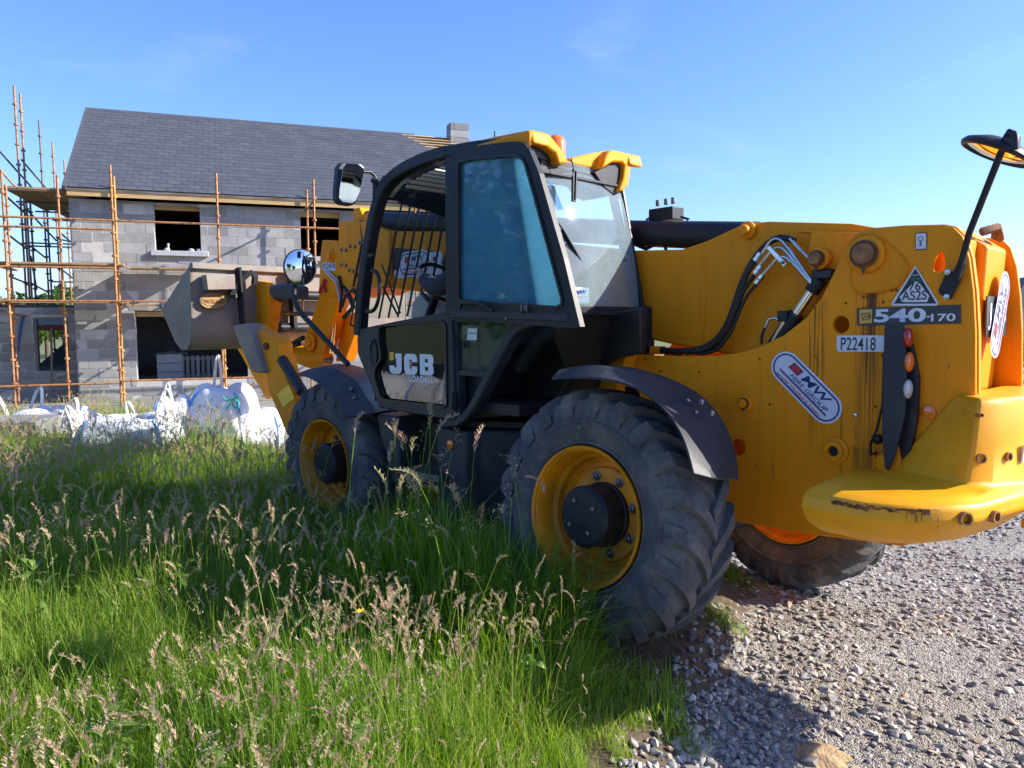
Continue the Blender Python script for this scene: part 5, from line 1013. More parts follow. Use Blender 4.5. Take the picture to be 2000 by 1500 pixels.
vb = obj('valve_block', MB().box(P(1301, 420, y=.05), (.17, .12, .075)), m_blk, tele, bevel=.006)
for dx in (-.05, .0, .06): pp_ = P(1301, 410, y=.05)+np.array((dx, 0, .03)); obj('hose_fitting', MB().tube([pp_, pp_+(0, 0, .035)], .013, 8), m_dksteel, vb, smooth=50)
obj('hose', MB().tube([P(1330, 424, y=.05), P(1345, 428, y=.05), P(1330, 440, y=.0)], .008, 6).tube([P(1272, 424, y=.05), P(1262, 430, y=.05)], .008, 6), m_rubber, vb, smooth=60)
obj('hose', MB().tube([P(1243, 478, y=.15), P(1262, 486, y=.15), P(1285, 474, y=.15)], .012, 8), m_rubber, tele, smooth=60); obj('hose', MB().tube([P(1296, 474, y=.15), P(1301, 488, y=.15)], .01, 8), m_rubber, tele, smooth=60)
# brand panel on the boom seen through the cab
bd = flat('brand_panel', [P(a, b, y=yb+.004) for a, b in ((772, 484), (848, 490), (864, 497), (868, 515), (866, 548), (765, 537), (768, 495))], m_decal, boom)
brand_letters(770, 865, 545, 502, yb+.008, bd)
hire_sticker(P(809, 515, y=yb+.010), (-1, 0, .0), (0, 0, 1), P(778, 515, y=yb)[0]-P(840, 515, y=yb)[0], (P(800, 491, y=yb)-P(800, 541, y=yb))[2], boom, (0, 1, 0))
# boom head
hd = plate('boom_head', [(664, 431), (700, 431), (727, 440), (760, 452), (760, 562), (718, 562), (706, 566), (690, 575), (664, 560), (661, 500), (661, 440)], .27, .5, bevel=.008)
for (a, b) in ((667, 488), (676, 489), (684, 481), (693, 482), (702, 474), (711, 474), (667, 517), (676, 518), (682, 528), (690, 529), (698, 537), (707, 538)): obj('bolt', MB().lathe([(.017, 0), (.015, .01), (.007, .012), (0, .008)], P(a, b, y=.272), (0, 1, 0), 8), m_dksteel, hd)
h2 = plate('head_plate', [(629, 469), (660, 470), (664, 562), (652, 580), (622, 577), (625, 500)], .25, .46, bevel=.01); pin(P(647, 499, y=.25), .035, m_yel, .03, parent=h2)
pn2 = flat('plant_number_plate', P2([(629, 512), (655, 513), (655, 529), (629, 528)], .253), m_white, h2); ptext('P22418', 630.5, 653.5, 526.5, 515, .256, m_ink, pn2, off=.004)
obj('head_bracket', MB().prism(P2([(690, 408), (702, 405), (712, 430), (690, 432)], .2), (0, -.1, 0)).prism(P2([(703, 425), (725, 410), (735, 415), (712, 440)], .2), (0, -.1, 0)), m_yel, tele, bevel=.005)
arm = plate('boom_nose', [(625, 572), (660, 575), (655, 610), (632, 690), (590, 706), (596, 660)], .24, .12, bevel=.01); plate('boom_nose', [(652, 624), (692, 610), (696, 640), (672, 706), (655, 706), (662, 660)], .10, .12, bevel=.01)
obj('nose_casting', MB().tube([P(548, 676, y=.2), P(575, 690, y=.2), P(610, 700, y=.2), P(640, 700, y=.18)], [.06, .09, .10, .07], 14), m_yel, tele, smooth=50)
pin(P(607, 668, y=.26), .05, m_yel, .04); obj('chrome_rod', MB().tube([P(655, 625, y=.2), P(648, 690, y=.2)], .022, 12), m_chrome, tele, smooth=50)
obj('rod_eye', MB().lathe([(.02, -.05), (.05, -.05), (.05, .05), (.02, .05)], P(636, 704, y=.18), (0, 1, 0), 18, closed=True), m_dksteel, tele, smooth=40)
obj('hose_bundle', MB().tube([P(672, 560, y=.26), P(682, 578, y=.3), P(690, 600, y=.28), P(672, 620, y=.26)], .022, 8).tube([P(662, 540, y=.28), P(668, 575, y=.3), P(664, 610, y=.3)], .016, 8).tube([P(700, 580, y=.28), P(690, 565, y=.3), P(676, 575, y=.3), P(668, 600, y=.3)], .014, 8), m_rubber, tele, smooth=60)
obj('hose_bundle', MB().tube([P(525, 640, y=.35), P(545, 662, y=.35), P(570, 672, y=.3), P(592, 660, y=.3)], .026, 8).tube([P(530, 655, y=.35), P(560, 678, y=.33), P(585, 672, y=.3)], .022, 8), m_rubber, tele, smooth=60)
obj('safety_pins', MB().tube([P(634, 545, y=.27), P(630, 560, y=.28)], .018, 8).tube([P(631, 558, y=.27), P(636, 570, y=.27)], .014, 8).tube([P(627, 560, y=.27), P(624, 572, y=.27)], .014, 8), m_redp, tele, smooth=60)
obj('pipe_clip', MB().tube([P(636, 530, y=.27), P(657, 552, y=.28), P(664, 590, y=.28)], .010, 8).tube([P(640, 528, y=.27), P(661, 550, y=.28)], .008, 8), m_steel, tele, smooth=60)
obj('hose', MB().tube([P(704, 430, y=.26), P(708, 470, y=.27), P(690, 560, y=.3)], .01, 6), m_rubber, tele, smooth=60)
# carriage, ram and hooks
obj('ram', MB().tube([P(525, 612, y=.32), P(552, 612, y=.30)], .05, 14).tube([P(552, 613, y=.30), P(620, 613, y=.2)], .022, 12), m_dksteel, tele, smooth=50)
cr_ = plate('carriage', [(500, 548), (521, 551), (525, 590), (520, 656), (505, 648), (488, 634), (489, 592)], .58, .07, bevel=.006); plate('carriage', [(515, 560), (536, 556), (533, 590), (524, 660), (512, 655)], .50, .09, m_yel, bevel=.006)
plate('carriage', [(400, 548), (421, 551), (425, 590), (420, 656), (405, 648), (388, 634), (389, 592)], -.62, .07)
obj('carriage_tube', MB().tube([P(515, 575, y=.56), P(515, 575, y=.56)-np.array((0, 1.1, 0))], .045, 14).tube([P(510, 640, y=.56), P(510, 640, y=.56)-np.array((0, 1.1, 0))], .045, 14), m_blk, tele, smooth=50)
obj('rubber_cover', MB().tube([P(533, 575, y=.5), P(548, 580, y=.5), P(565, 572, y=.5)], [.03, .05, .035], 12), m_rubber, tele, smooth=60)
# bucket
BX = 4.74; prof = [(BX, 2.18), (BX+.02, 1.60), (BX+.06, 1.47), (BX+.15, 1.40), (BX+.30, 1.395), (BX+.45, 1.47), (BX+.80, 1.79)]
bk = MB(); Yl, Yr = 1.20, -1.20; thk = .02
inner = [(BX+thk, 2.18), (BX+.04, 1.61), (BX+.08, 1.49), (BX+.16, 1.425), (BX+.30, 1.42), (BX+.44, 1.49), (BX+.79, 1.81)]
bk.prism([(x, Yl, z) for x, z in prof]+[(x, Yl, z) for x, z in inner[::-1]], (0, Yr-Yl, 0)); bucket = obj('bucket', bk, m_bucket, tele, smooth=40)
for y_ in (Yl, Yr+.025): obj('side_plate', MB().prism([(x, y_+.004, z) for x, z in prof], (0, -.025, 0)), m_bucket, bucket, bevel=.004)
obj('top_lip', MB().bar([(BX-.01, Yl, 2.17), (BX-.01, Yr, 2.17)], .06, .06, up=(0, 0, 1)), m_bucket, bucket, bevel=.008); obj('cutting_edge', MB().prism([(BX+.76, Yl, 1.75), (BX+.86, Yl, 1.83), (BX+.84, Yl, 1.86), (BX+.74, Yl, 1.79)], (0, Yr-Yl, 0)), m_dksteel, bucket)
def onb(px, py, dx=0): return P(px, py, x=BX-.01-dx)
g1 = [onb(392, 538), onb(448, 537), onb(450, 566), onb(396, 568)]; obj('back_gusset', MB().prism(g1, (-.12, 0, 0)), m_bucket, bucket, bevel=.006)
eb = obj('emblem', MB().prism([onb(415+26*math.cos(t), 587+16*math.sin(t), .01) for t in np.linspace(0, 2*math.pi, 28)[:-1]], (-.016, 0, 0), ), mat('brass_emblem', (.42, .24, .08), rough=.5), bucket)
for k_ in (-1, 1): obj('emblem_line', MB().tube([onb(393, 587+k_*3, .028), onb(405, 587+k_*9, .028), onb(425, 587+k_*9, .028), onb(437, 587+k_*3, .028)], .004, 6), m_bucket, eb)
a_ = onb(391, 592, .03); b2 = onb(439, 591, .03); b2[2] = a_[2]; text('STRICKLAND', a_, b2, .035, m_rustd, eb, off=.01)
obj('hook_rib', MB().prism([onb(459, 523, 0), onb(463, 523, 0), onb(471, 642, 0), onb(468, 642, 0)], (-.10, 0, 0)), m_blk, bucket)
hk_ = MB().bar([onb(450, 578, .04), onb(462, 560, .05), onb(476, 542, .06), onb(490, 532, .08), onb(498, 540, .08), onb(497, 556, .07)], .05, .05, up=(1, 0, 0)); obj('hanging_hook', hk_, m_blk, bucket, bevel=.004)
obj('hook_rib', MB().prism([onb(560, 526), onb(566, 526), onb(572, 640), onb(566, 640)], (-.10, 0, 0)), m_blk, bucket)
obj('chain', MB().tube([P(591, 575, y=.15), P(592, 595, y=.15), P(591, 615, y=.15)], .008, 6), m_rustd, bucket); obj('back_stiffener', MB().prism([onb(532, 565), onb(640, 570), onb(640, 575), onb(532, 572)], (-.06, 0, 0)), m_bucket, bucket)
# stabiliser folded at the front left
st = plate('stabiliser_leg', [(486, 632), (504, 646), (532, 657), (541, 671), (542, 688), (563, 752), (576, 778), (577, 800), (568, 842), (562, 852), (524, 762), (521, 733), (509, 715)], .98, .14, m_yel, bevel=.008)
plate('foot_pad', [(453, 638), (462, 634), (485, 631), (513, 727), (505, 729), (491, 726)], 1.04, .12, m_bucket, parent=st, bevel=.012)
plate('reflector', [(541, 770), (564, 751), (575, 778), (553, 796)], .986, .004, m_refl, parent=st, bevel=0); pin(P(522, 676, y=.98), .03, m_rustd, .02, collar=False, parent=st)
obj('stabiliser_ram', MB().tube([P(551, 702, y=.95), P(590, 765, y=.95)], .045, 14).tube([P(590, 765, y=.95), P(600, 785, y=.95)], .02, 8), m_plas, tele, smooth=50); obj('hose', MB().tube([P(554, 702, y=1.0), P(575, 728, y=1.0), P(592, 755, y=1.0), P(596, 775, y=.98)], .008, 6), m_rubber, tele, smooth=60)
plate('stabiliser_leg', [(440, 640), (500, 660), (545, 760), (520, 780)], -.85, .12, m_yel)
obj('front_frame', MB().bb((2.2, -.34, .55), (3.45, .34, .95)).bb((3.1, -.95, .7), (3.5, .90, .95)), m_yel, tele, bevel=.01); obj('front_body', MB().bb((1.2, -.4, .45), (2.3, .55, 1.15)), m_dirty, tele, bevel=.01)
obj('engine_pod', MB().bb((.3, -1.1, .62), (2.0, -.42, 1.35)), m_yel, tele, bevel=.06, segs=3)
# ------------------------------------------------------------------ hydraulics on the boom flank
def hose(pts, r, y=.315, m=m_rubber, name='hose'):
    q = resamp([P(a, b, y=y) for a, b in pts], 26); return obj(name, MB().tube(q, r, 10), m, tele, smooth=60)
hb_ = [(1318, 686), (1365, 684), (1398, 668), (1422, 635), (1440, 580), (1455, 535), (1470, 510), (1490, 482), (1512, 464), (1535, 460), (1552, 470)]
hose(hb_, .017); hose([(1340, 688), (1380, 684), (1408, 660), (1428, 622), (1446, 570), (1458, 532), (1474, 512)], .015, .322); hose([(1360, 690), (1395, 680), (1420, 648), (1440, 600), (1452, 568), (1472, 538)], .011, .318); hose([(1370, 692), (1402, 684), (1428, 650), (1448, 598), (1462, 572), (1477, 556)], .009, .325)
for pts in ([(1476, 508), (1492, 490), (1506, 468), (1520, 464), (1535, 478), (1585, 548)], [(1479, 524), (1492, 508), (1512, 484), (1526, 482), (1538, 494), (1585, 552)], [(1486, 540), (1500, 525), (1520, 502), (1532, 500), (1545, 510), (1586, 556)], [(1543, 466), (1560, 485), (1580, 505)]):
    q = resamp([P(a, b, y=.325) for a, b in pts], 30); obj('steel_pipe', MB().tube(q, .0085, 10), m_steel, tele, smooth=60)
obj('pipe_clamp', MB().prism(P2([(1496, 484), (1503, 479), (1536, 514), (1530, 522)], .338), (0, -.008, 0)), m_steel, tele, bevel=.002); obj('bolt', MB().lathe([(.009, 0), (.009, .008), (0, .008)], P(1528, 513, y=.34), (0, 1, 0), 6), m_dksteel, tele)
for (a, b) in ((1478, 505), (1483, 498), (1478, 530), (1484, 522), (1480, 550), (1487, 541)): d = nrm(P(a+8, b-9, y=.325)-P(a, b, y=.325)); q = P(a, b, y=.325); obj('pipe_union', MB().tube([q-d*.012, q+d*.012], .016, 6), m_steel, tele)
ra = P(1602, 545, y=.30); rb = P(1500, 695, y=.30); d = nrm(rb-ra)
ramL = obj('lift_ram', MB().tube([ra, ra+d*.07], .036, 16).tube([ra+d*.20, rb], .040, 18), m_blk, tele, smooth=50); obj('chrome_rod', MB().tube([ra+d*.06, ra+d*.21], .024, 16), m_chrome, ramL, smooth=50)
obj('ram_cap', MB().box(ra+np.array((-.02, 0, .02)), (.10, .06, .05)), m_rubber, ramL, bevel=.01)
obj('steel_pipe', MB().tube([P(1532, 628, y=.34), P(1518, 650, y=.34), P(1510, 665, y=.34)], .010, 8).tube([P(1494, 640, y=.33), P(1502, 624, y=.33), P(1514, 621, y=.33), P(1522, 626, y=.33)], .008, 8), m_steel, tele, smooth=60)
hose([(1494, 640), (1488, 655), (1487, 672)], .008, .33); hose([(1510, 665), (1500, 680)], .010, .34)
obj('pipe_block', MB().box(P(1530, 617, y=.335), (.05, .03, .05)), m_blk, tele, bevel=.004)
obj('frame_bracket', MB().bb(P(1268, 692, y=.30), P(1300, 676, y=.24)), m_yel, tele, bevel=.004); hose([(1250, 680), (1290, 684), (1330, 688)], .02, .28)
obj('weld_seam', MB().tube([P(1372, 474, y=.231), P(1380, 560, y=.231), P(1372, 688, y=.231)], .0028, 6), m_yel, boom, smooth=60)
obj('weld_seam', MB().tube([P(1248, 640, y=.231), P(1320, 655, y=.231), P(1440, 676, y=.231)], .0028, 6), m_yel, boom, smooth=60)
obj('weld_seam', MB().tube([(p[0], .3745, p[2]) for p in P2([(1664, 472), (1677, 460), (1696, 457), (1719, 464), (1766, 507), (1773, 521), (1768, 539), (1748, 561), (1719, 570), (1681, 572), (1666, 561), (1662, 540), (1664, 472)], .373)], .0022, 6), m_yel, Lp, smooth=60)
for k_, (a, b, c_, d_) in enumerate(((1508, 905, 1512, 930), (1474, 912, 1479, 905), (1853, 709, 1853, 721), (1672, 838, 1671, 856), (1668, 870, 1670, 890), (1590, 690, 1600, 712), (1345, 800, 1352, 815))): obj('paint_chip', MB().bar([P(a, b, y=.3605), P(c_, d_, y=.3605)], .004, .002), m_scrape, Lp)
# ------------------------------------------------------------------ CAB
YC = 1.06; YR = .285
A_ = [(704, 655), (708, 590), (716, 520), (726, 455), (738, 400), (750, 368), (768, 346), (800, 325), (840, 308), (880, 297)]
def sm(px, y, n=30): return resamp([P(a, b, y=y) for a, b in px], n)
pa = sm(A_, YC); pa2 = pa-np.array((0, YC-YR, 0))
cab = obj('cab_frame', MB().bar(pa, .072, .075), m_blk, tele, smooth=40, bevel=.01)
obj('front_pillar', MB().bar(pa2, .065, .06), m_blk, cab, smooth=40)
obj('roof_rail', MB().bar(sm([(878, 297), (940, 286), (1000, 282), (1030, 285)], YC, 10), .06, .07), m_blk, cab, smooth=40, bevel=.008)
obj('door_post', MB().bar([P(882, 298, y=YC), P(884, 618, y=YC)], .055, .06), m_blk, cab, bevel=.008)
ct = P(1012, 292, y=YC); cb = P(1064, 610, y=YC); obj('rear_pillar', MB().bar([ct, cb], .085, .07), m_dirty, cab, bevel=.01)
obj('rear_pillar', MB().bar([(ct[0]+.03, YR, ct[2]), (cb[0]-.0, YR, cb[2])], .05, .05), m_blk, cab, bevel=.01)
RX = lambda z: cb[0]-.02+(ct[0]-cb[0])*(z-cb[2])/(ct[2]-cb[2])
zt, zb_ = 2.47, 1.66
obj('rear_window', MB().grid(lambda u, v: (RX(zb_+(zt-zb_)*v)-.035*(1-(2*u-1)**2)-.05*(1-(2*v-1)**2)*.6, YC-.02-(YC-YR-.03)*u, zb_+(zt-zb_)*v), 24, 24), m_clear, cab, smooth=80)
obj('window_seal', MB().bar([(RX(zb_+(zt-zb_)*v)-.012, YR-.005, zb_+(zt-zb_)*v) for v in np.linspace(0, 1, 6)], .03, .022), m_rubber, cab, bevel=.004)
obj('window_seal', MB().bar([(RX(zb_)-.035*(1-(2*u-1)**2)-.008, YC-.02-(YC-YR-.03)*u, zb_-.01) for u in np.linspace(0, 1, 9)], .03, .05, up=(0, 0, 1)), m_blk, cab, bevel=.004)
for (a, b) in ((1062, 489), (1218, 505)):
    q = P(a, b, x=RX(1.95)-.03); obj('window_button', MB().lathe([(.018, 0), (.018, .02), (.012, .028), (0, .028)], q, (-1, 0, .1), 16), m_grey, cab, smooth=40)
obj('rear_panel', MB().prism([(RX(1.64), YC-.02, 1.64), (RX(1.64), YR, 1.64), (RX(1.64)+.05, YR, 1.2), (RX(1.64)+.35, YR, .95), (RX(1.64)+.35, YC-.3, .95), (RX(1.64)+.05, YC-.25, 1.3)], (.05, 0, 0)), m_dirty, cab, bevel=.01)
obj('corner_post', MB().bb((RX(1.6)-.03, .20, 1.36), (RX(1.6)+.04, .29, 1.68)), m_blk, cab, bevel=.01)
st_ = obj('hire_notice', MB().bb(P(1122, 592, x=RX(1.8)-.05)-np.array((0, 0, 0)), P(1150, 562, x=RX(1.8)-.05)+np.array((.003, 0, 0))), m_white, cab)
q0 = P(1124, 574, x=RX(1.8)-.054); q1 = P(1146, 574, x=RX(1.8)-.054); q1[2] = q0[2]; text('MW', q0, q1, .022, m_navy, st_, shear=.25, off=.03); q0 = P(1124, 582, x=RX(1.8)-.054); q1 = P(1147, 582, x=RX(1.8)-.054); q1[2] = q0[2]; text('HIRE GROUP', q0, q1, .011, m_redp, st_, off=.0)
# rear wiper
wx = RX(2.0)-.06
obj('wiper', MB().tube([P(1150, 552, x=wx), P(1135, 510, x=wx-.01), P(1100, 448, x=wx-.01), P(1090, 434, x=wx-.01)], .006, 6).bar([P(1098, 448, x=wx+.004), P(1112, 478, x=wx+.004), P(1130, 508, x=wx+.004)], .018, .012), m_rubber, cab, smooth=50); obj('wiper_motor', MB().ball(P(1149, 553, x=wx+.03), (.04, .035, .03), 12, 8), m_rubber, cab, smooth=60)
obj('cab_light_loop', MB().tube([P(1116, 308, x=.36), P(1120, 330, x=.36), P(1117, 360, x=.36)], .003, 6).tube([P(1119, 332, x=.36), P(1125, 334, x=.36), P(1123, 392, x=.36), P(1118, 392, x=.36), P(1119, 345, x=.36)], .008, 6), m_rubber, cab, smooth=50)
# ------------------------------------------------------------------ roof
rt = [P(a, b, y=YC+.03) for a, b in ((853, 300), (900, 282), (960, 267), (1010, 257), (1036, 252))]; rbm = [P(a, b, y=YC+.03) for a, b in ((1042, 280), (1010, 278), (950, 284), (890, 299))]
rp = rt+rbm; roof = obj('cab_roof', MB().prism(rp, (0, -.13, 0)), m_yel, tele, bevel=.015, segs=3); obj('roof_side', MB().prism([p-np.array((0, .78, 0)) for p in rp], (0, -.13, 0)), m_yel, roof, bevel=.015)
f0 = rt[0]; obj('roof_front', MB().bb((f0[0]-.10, YR, f0[2]-.05), (f0[0]+.02, YC, f0[2]+.0)), m_grey, roof, bevel=.01)
xr = rt[-1][0]; obj('roof_rear', MB().bb((xr+.04, YR, rt[-1][2]-.22), (xr+.14, YC, rt[-1][2]-.15)), m_blk, roof, bevel=.01)
obj('roof_glass', MB().prism([(rt[0][0], YC-.08, rt[0][2]-.03), (rt[-1][0]+.16, YC-.08, rt[-1][2]-.13), (rt[-1][0]+.16, YR+.08, rt[-1][2]-.13), (rt[0][0], YR+.08, rt[0][2]-.03)], (0, 0, .006)), m_side, roof)
for i in range(11):
    t = (i+.5)/11; x = f0[0]+(xr-f0[0])*t; z = rt[0][2]-.05+(rt[-1][2]-.15-rt[0][2]+.0)*t; obj('roof_guard_bar', MB().bb((x-.02, YR+.05, z-.006), (x+.02, YC-.05, z+.006)), m_slat if i % 3 and i < 9 else m_blk, roof)
xp = .42
def xpl(px, x, dx): return MB().prism([P(a, b, x=x) for a, b in px], (dx, 0, 0))
for i in range(9):
    q_ = pa[19+i]; obj('guard_slat', MB().box((q_[0]-.06, (YR+YC)/2, q_[2]-.05), (.026, YC-YR-.12, .008), np.array(Matrix.Rotation(rad(25-2*i), 3, 'Y'))), m_slat, roof)
pod = obj('work_light_hood', xpl([(1033, 253), (1073, 261), (1096, 289), (1112, 318), (1092, 321), (1086, 300), (1064, 284), (1046, 278), (1034, 289)], xp, .42), m_yel, roof, bevel=.012)
obj('light_insert', xpl([(1034, 289), (1046, 279), (1063, 285), (1085, 301), (1090, 320), (1062, 313), (1045, 306)], xp+.05, .3), m_blk, pod, bevel=.006)
pod2 = obj('work_light_hood', xpl([(1176, 330), (1186, 300), (1193, 293), (1200, 293), (1230, 300), (1234, 305), (1233, 326), (1228, 364), (1214, 374), (1209, 372), (1218, 347), (1221, 323), (1216, 317), (1198, 316), (1183, 325)], xp, .34), m_yel, roof, bevel=.012)
obj('light_insert', xpl([(1183, 325), (1198, 316), (1216, 317), (1221, 323), (1218, 347), (1209, 378), (1200, 382), (1180, 366), (1160, 336)], xp+.03, .25), m_blk, pod2, bevel=.006)
obj('hood_side', xpl([(1112, 309), (1150, 300), (1192, 293), (1182, 323), (1170, 331), (1120, 322)], xp+.06, .30), m_yel, pod2, bevel=.01)
obj('light_bar', MB().bar([P(1050, 316, x=.50), P(1212, 374, x=.50)], .05, .085, up=(0, 0, 1)), m_blk, roof, bevel=.01); obj('light_bar', MB().bar([P(1050, 335, x=.53), P(1206, 366, x=.53)], .02, .06, up=(0, 0, 1)), m_dirty, roof, bevel=.004)
bc = P(1086, 296, x=.62); obj('beacon', MB().lathe([(.055, -.06), (.055, .05), (.045, .075), (.02, .088), (0, .09)], bc, (0, 0, 1), 20), m_amber, roof, smooth=60); obj('aerial', MB().tube([P(966, 270, y=.6), P(966, 256, y=.6)], .004, 6), m_rubber, roof)
# ------------------------------------------------------------------ open upper door pane, laid back against the cab side
YD = 1.14
do = [(878, 304), (928, 285), (992, 277), (1012, 276), (1024, 281), (1034, 293), (1053, 338), (1101, 504), (1133, 638), (1125, 641), (878, 624)]
dh = [(894, 320), (900, 315), (925, 309), (992, 303), (1010, 304), (1020, 310), (1026, 320), (1043, 379), (1098, 584), (1097, 595), (1088, 600), (902, 588), (896, 583)]
ud = obj('upper_door', MB().prism(P2(do, YD), (0, -.035, 0), holes=[P2(dh, YD)]), m_blk, tele)
obj('door_seal', MB().bar(P2(dh, YD+.004), .014, .012, closed=True), m_rubber, ud); obj('door_glass', MB().prism(P2(dh, YD-.015), (0, -.005, 0)), m_blue, ud)
obj('door_rail', MB().prism(P2([(880, 606), (1108, 612), (1108, 628), (880, 620)], YD+.006), (0, -.03, 0)), m_plas, ud, bevel=.004)
obj('door_handle', MB().bar(P2([(898, 604), (902, 592), (930, 591), (948, 598), (964, 607)], YD+.03), .016, .02), m_rubber, ud, bevel=.004)
obj('door_latch', MB().bb(P(1016, 596, y=YD+.02), P(1034, 608, y=YD)).bb(P(1018, 586, y=YD+.03), P(1022, 616, y=YD+.02)).bb(P(1028, 584, y=YD+.03), P(1032, 614, y=YD+.02)), m_dksteel, ud, bevel=.003); obj('screw', MB().lathe([(.01, 0), (.008, .006), (0, .006)], P(989, 622, y=YD+.007), (0, 1, 0), 10), m_dksteel, ud)
# ------------------------------------------------------------------ lower door
ld = [(697, 660), (702, 642), (800, 622), (880, 607), (884, 700), (888, 822), (740, 797), (730, 770), (712, 725), (698, 690)]
lh = [(740, 643), (745, 636), (800, 631), (860, 627), (868, 630), (871, 640), (873, 790), (866, 795), (752, 781), (743, 774), (736, 752), (731, 730), (735, 715), (744, 702), (744, 690), (740, 668)]
lo_ = obj('lower_door', MB().prism(P2(ld, 1.09), (0, -.05, 0), holes=[P2(lh, 1.09)]), m_plas, tele, bevel=.008)
obj('door_seal', MB().bar(P2(lh, 1.094), .014, .014, closed=True), m_rubber, lo_); gl_ = obj('door_glass', MB().prism(P2(lh, 1.072), (0, -.005, 0)), m_dark, lo_)
obj('handle_recess', MB().lathe([(.0, -.004), (.028, -.002), (.042, .004), (.046, .010), (.050, .004), (.050, 0)], (0, 0, 0), (0, 1, 0), 28), m_blk, lo_, smooth=40, center=False)
hr = bpy.data.objects[-1] if False else [o for o in lo_.children if o.name.startswith('handle_recess')][0]; hr.scale = (.85, 1, 1.9); hr.location = Vector(P(731, 690, y=1.092))-org(lo_)
for py in (665, 782): obj('hinge', MB().bb(P(876, py-14, y=1.12), P(892, py+16, y=1.085)), m_plas, lo_, bevel=.006)
brand_letters(761, 847, 729, 690, 1.0735, gl_); ptext('LOADALL', 799, 847, 745, 733, 1.0735, m_white, gl_, off=.02)
flat('logo_square', P2([(761, 688), (769, 688), (769, 703), (761, 704)], 1.0735), m_ylab, gl_)
obj('door_inner_panel', MB().prism(P2([(742, 640), (870, 640), (872, 792), (752, 780)], .98), (0, -.02, 0)), m_dirty, lo_)
# cab side behind the post
sp_ = [(886, 622), (1000, 632), (1003, 645), (985, 680), (960, 722), (934, 785), (915, 815), (888, 824)]
sh1 = [(893, 629), (984, 630), (992, 645), (985, 665), (950, 726), (893, 724)]; sh2 = [(896, 733), (946, 736), (922, 795), (908, 812), (898, 812)]
sd_ = obj('cab_side', MB().prism(P2(sp_, 1.07), (0, -.05, 0), holes=[P2(sh1, 1.07), P2(sh2, 1.07)]), m_plas, tele, bevel=.006)
obj('quarter_glass', MB().prism(P2(sh1, 1.05), (0, -.005, 0)), m_qg, sd_); obj('step_recess', MB().prism(P2([(892, 728), (950, 730), (912, 818), (892, 818)], .99), (0, -.02, 0)), m_blk, sd_)
lb = flat('safety_label', P2([(914, 641), (932, 641), (931, 664), (912, 664)], 1.051), m_white, sd_); flat('label_print', P2([(915, 650), (931, 650), (931, 652), (915, 652)], 1.053), m_green, lb)
obj('slanting_member', MB().bar(sm([(1060, 625), (1010, 640), (985, 690), (955, 745), (928, 800), (905, 824), (870, 826)], 1.04, 20), .055, .08), m_plas, tele, smooth=40, bevel=.01)
obj('cab_floor', MB().bb((.62, YR, 1.08), (2.05, 1.0, 1.14)), m_blk, cab)
obj('body_side', MB().prism(P2([(930, 660), (1060, 640), (1250, 600), (1252, 690), (1195, 702), (1110, 780), (1060, 905), (900, 945), (905, 810)], .56), (0, -.05, 0)), m_dirty, tele, bevel=.01)
obj('air_duct', MB().tube([P(1120, 640, y=.64), P(1060, 660, y=.70), P(1015, 720, y=.72)], .05, 14), m_plas, tele, smooth=50)
# boxes and the step between the wheels
bx = P(853, 832, y=1.03); b2_ = P(908, 845, y=1.03)
def zx(px, y): return P(px, 850, y=y)[0]
poly = [(zx(853, 1.03), 1.03), (zx(908, 1.03), 1.03), (zx(938, .93), .93), (zx(1035, .75), .75), (zx(1035, .75), .45), (zx(853, 1.03), .45)]
z_t = P(880, 838, y=1.03)[2]; tank = obj('fuel_tank', MB().prism([(x, y, .42) for x, y in poly], (0, 0, z_t-.42)), m_plas, tele, bevel=.018, segs=3)
obj('side_reflector', MB().lathe([(.028, 0), (.028, .006), (.024, .008), (0, .008)], P(880, 868, y=1.032), (0, 1, 0), 28), m_amber, tank, smooth=40)
obj('tank_ledge', MB().prism([(zx(895, 1.0), .95, z_t), (zx(930, .9), .90, z_t), (zx(1050, .75), .70, z_t), (zx(1050, .75), .45, z_t), (zx(895, 1), .45, z_t)], (0, 0, .05)), m_blk, tele, bevel=.01)
obj('step_box', MB().prism(P2([(735, 808), (775, 814), (780, 905), (782, 945), (768, 945), (755, 890), (742, 850)], 1.02), (0, -.3, 0)), m_plas, tele, bevel=.012)
obj('step_well', MB().prism(P2([(770, 815), (858, 828), (862, 950), (775, 945)], .85), (0, -.03, 0)), m_dirty, tele)
s0_ = P(776, 917, y=1.12); s1_ = P(858, 932, y=1.12); zs = (s0_[2]+s1_[2])/2
stp = obj('step', MB().bb((s1_[0], 1.10, zs-.03), (s0_[0], 1.125, zs+.01)).bb((s1_[0], .93, zs-.03), (s0_[0], .95, zs+.01)).bb((s1_[0], .93, zs-.03), (s1_[0]+.02, 1.12, zs)).bb((s0_[0]-.02, .93, zs-.03), (s0_[0], 1.12, zs)), m_dksteel, tele, bevel=.003)
for i in range(4):
    y_ = .965+i*.04; r_ = MB(); xs_ = np.arange(s1_[0]+.02, s0_[0]-.02, .024)
    for x_ in xs_: r_.bb((x_, y_-.012, zs-.004), (x_+.014, y_+.012, zs+.008))
    r_.bb((s1_[0]+.01, y_-.014, zs-.012), (s0_[0]-.01, y_+.014, zs-.004)); obj('step_tread', r_, m_steel, stp)
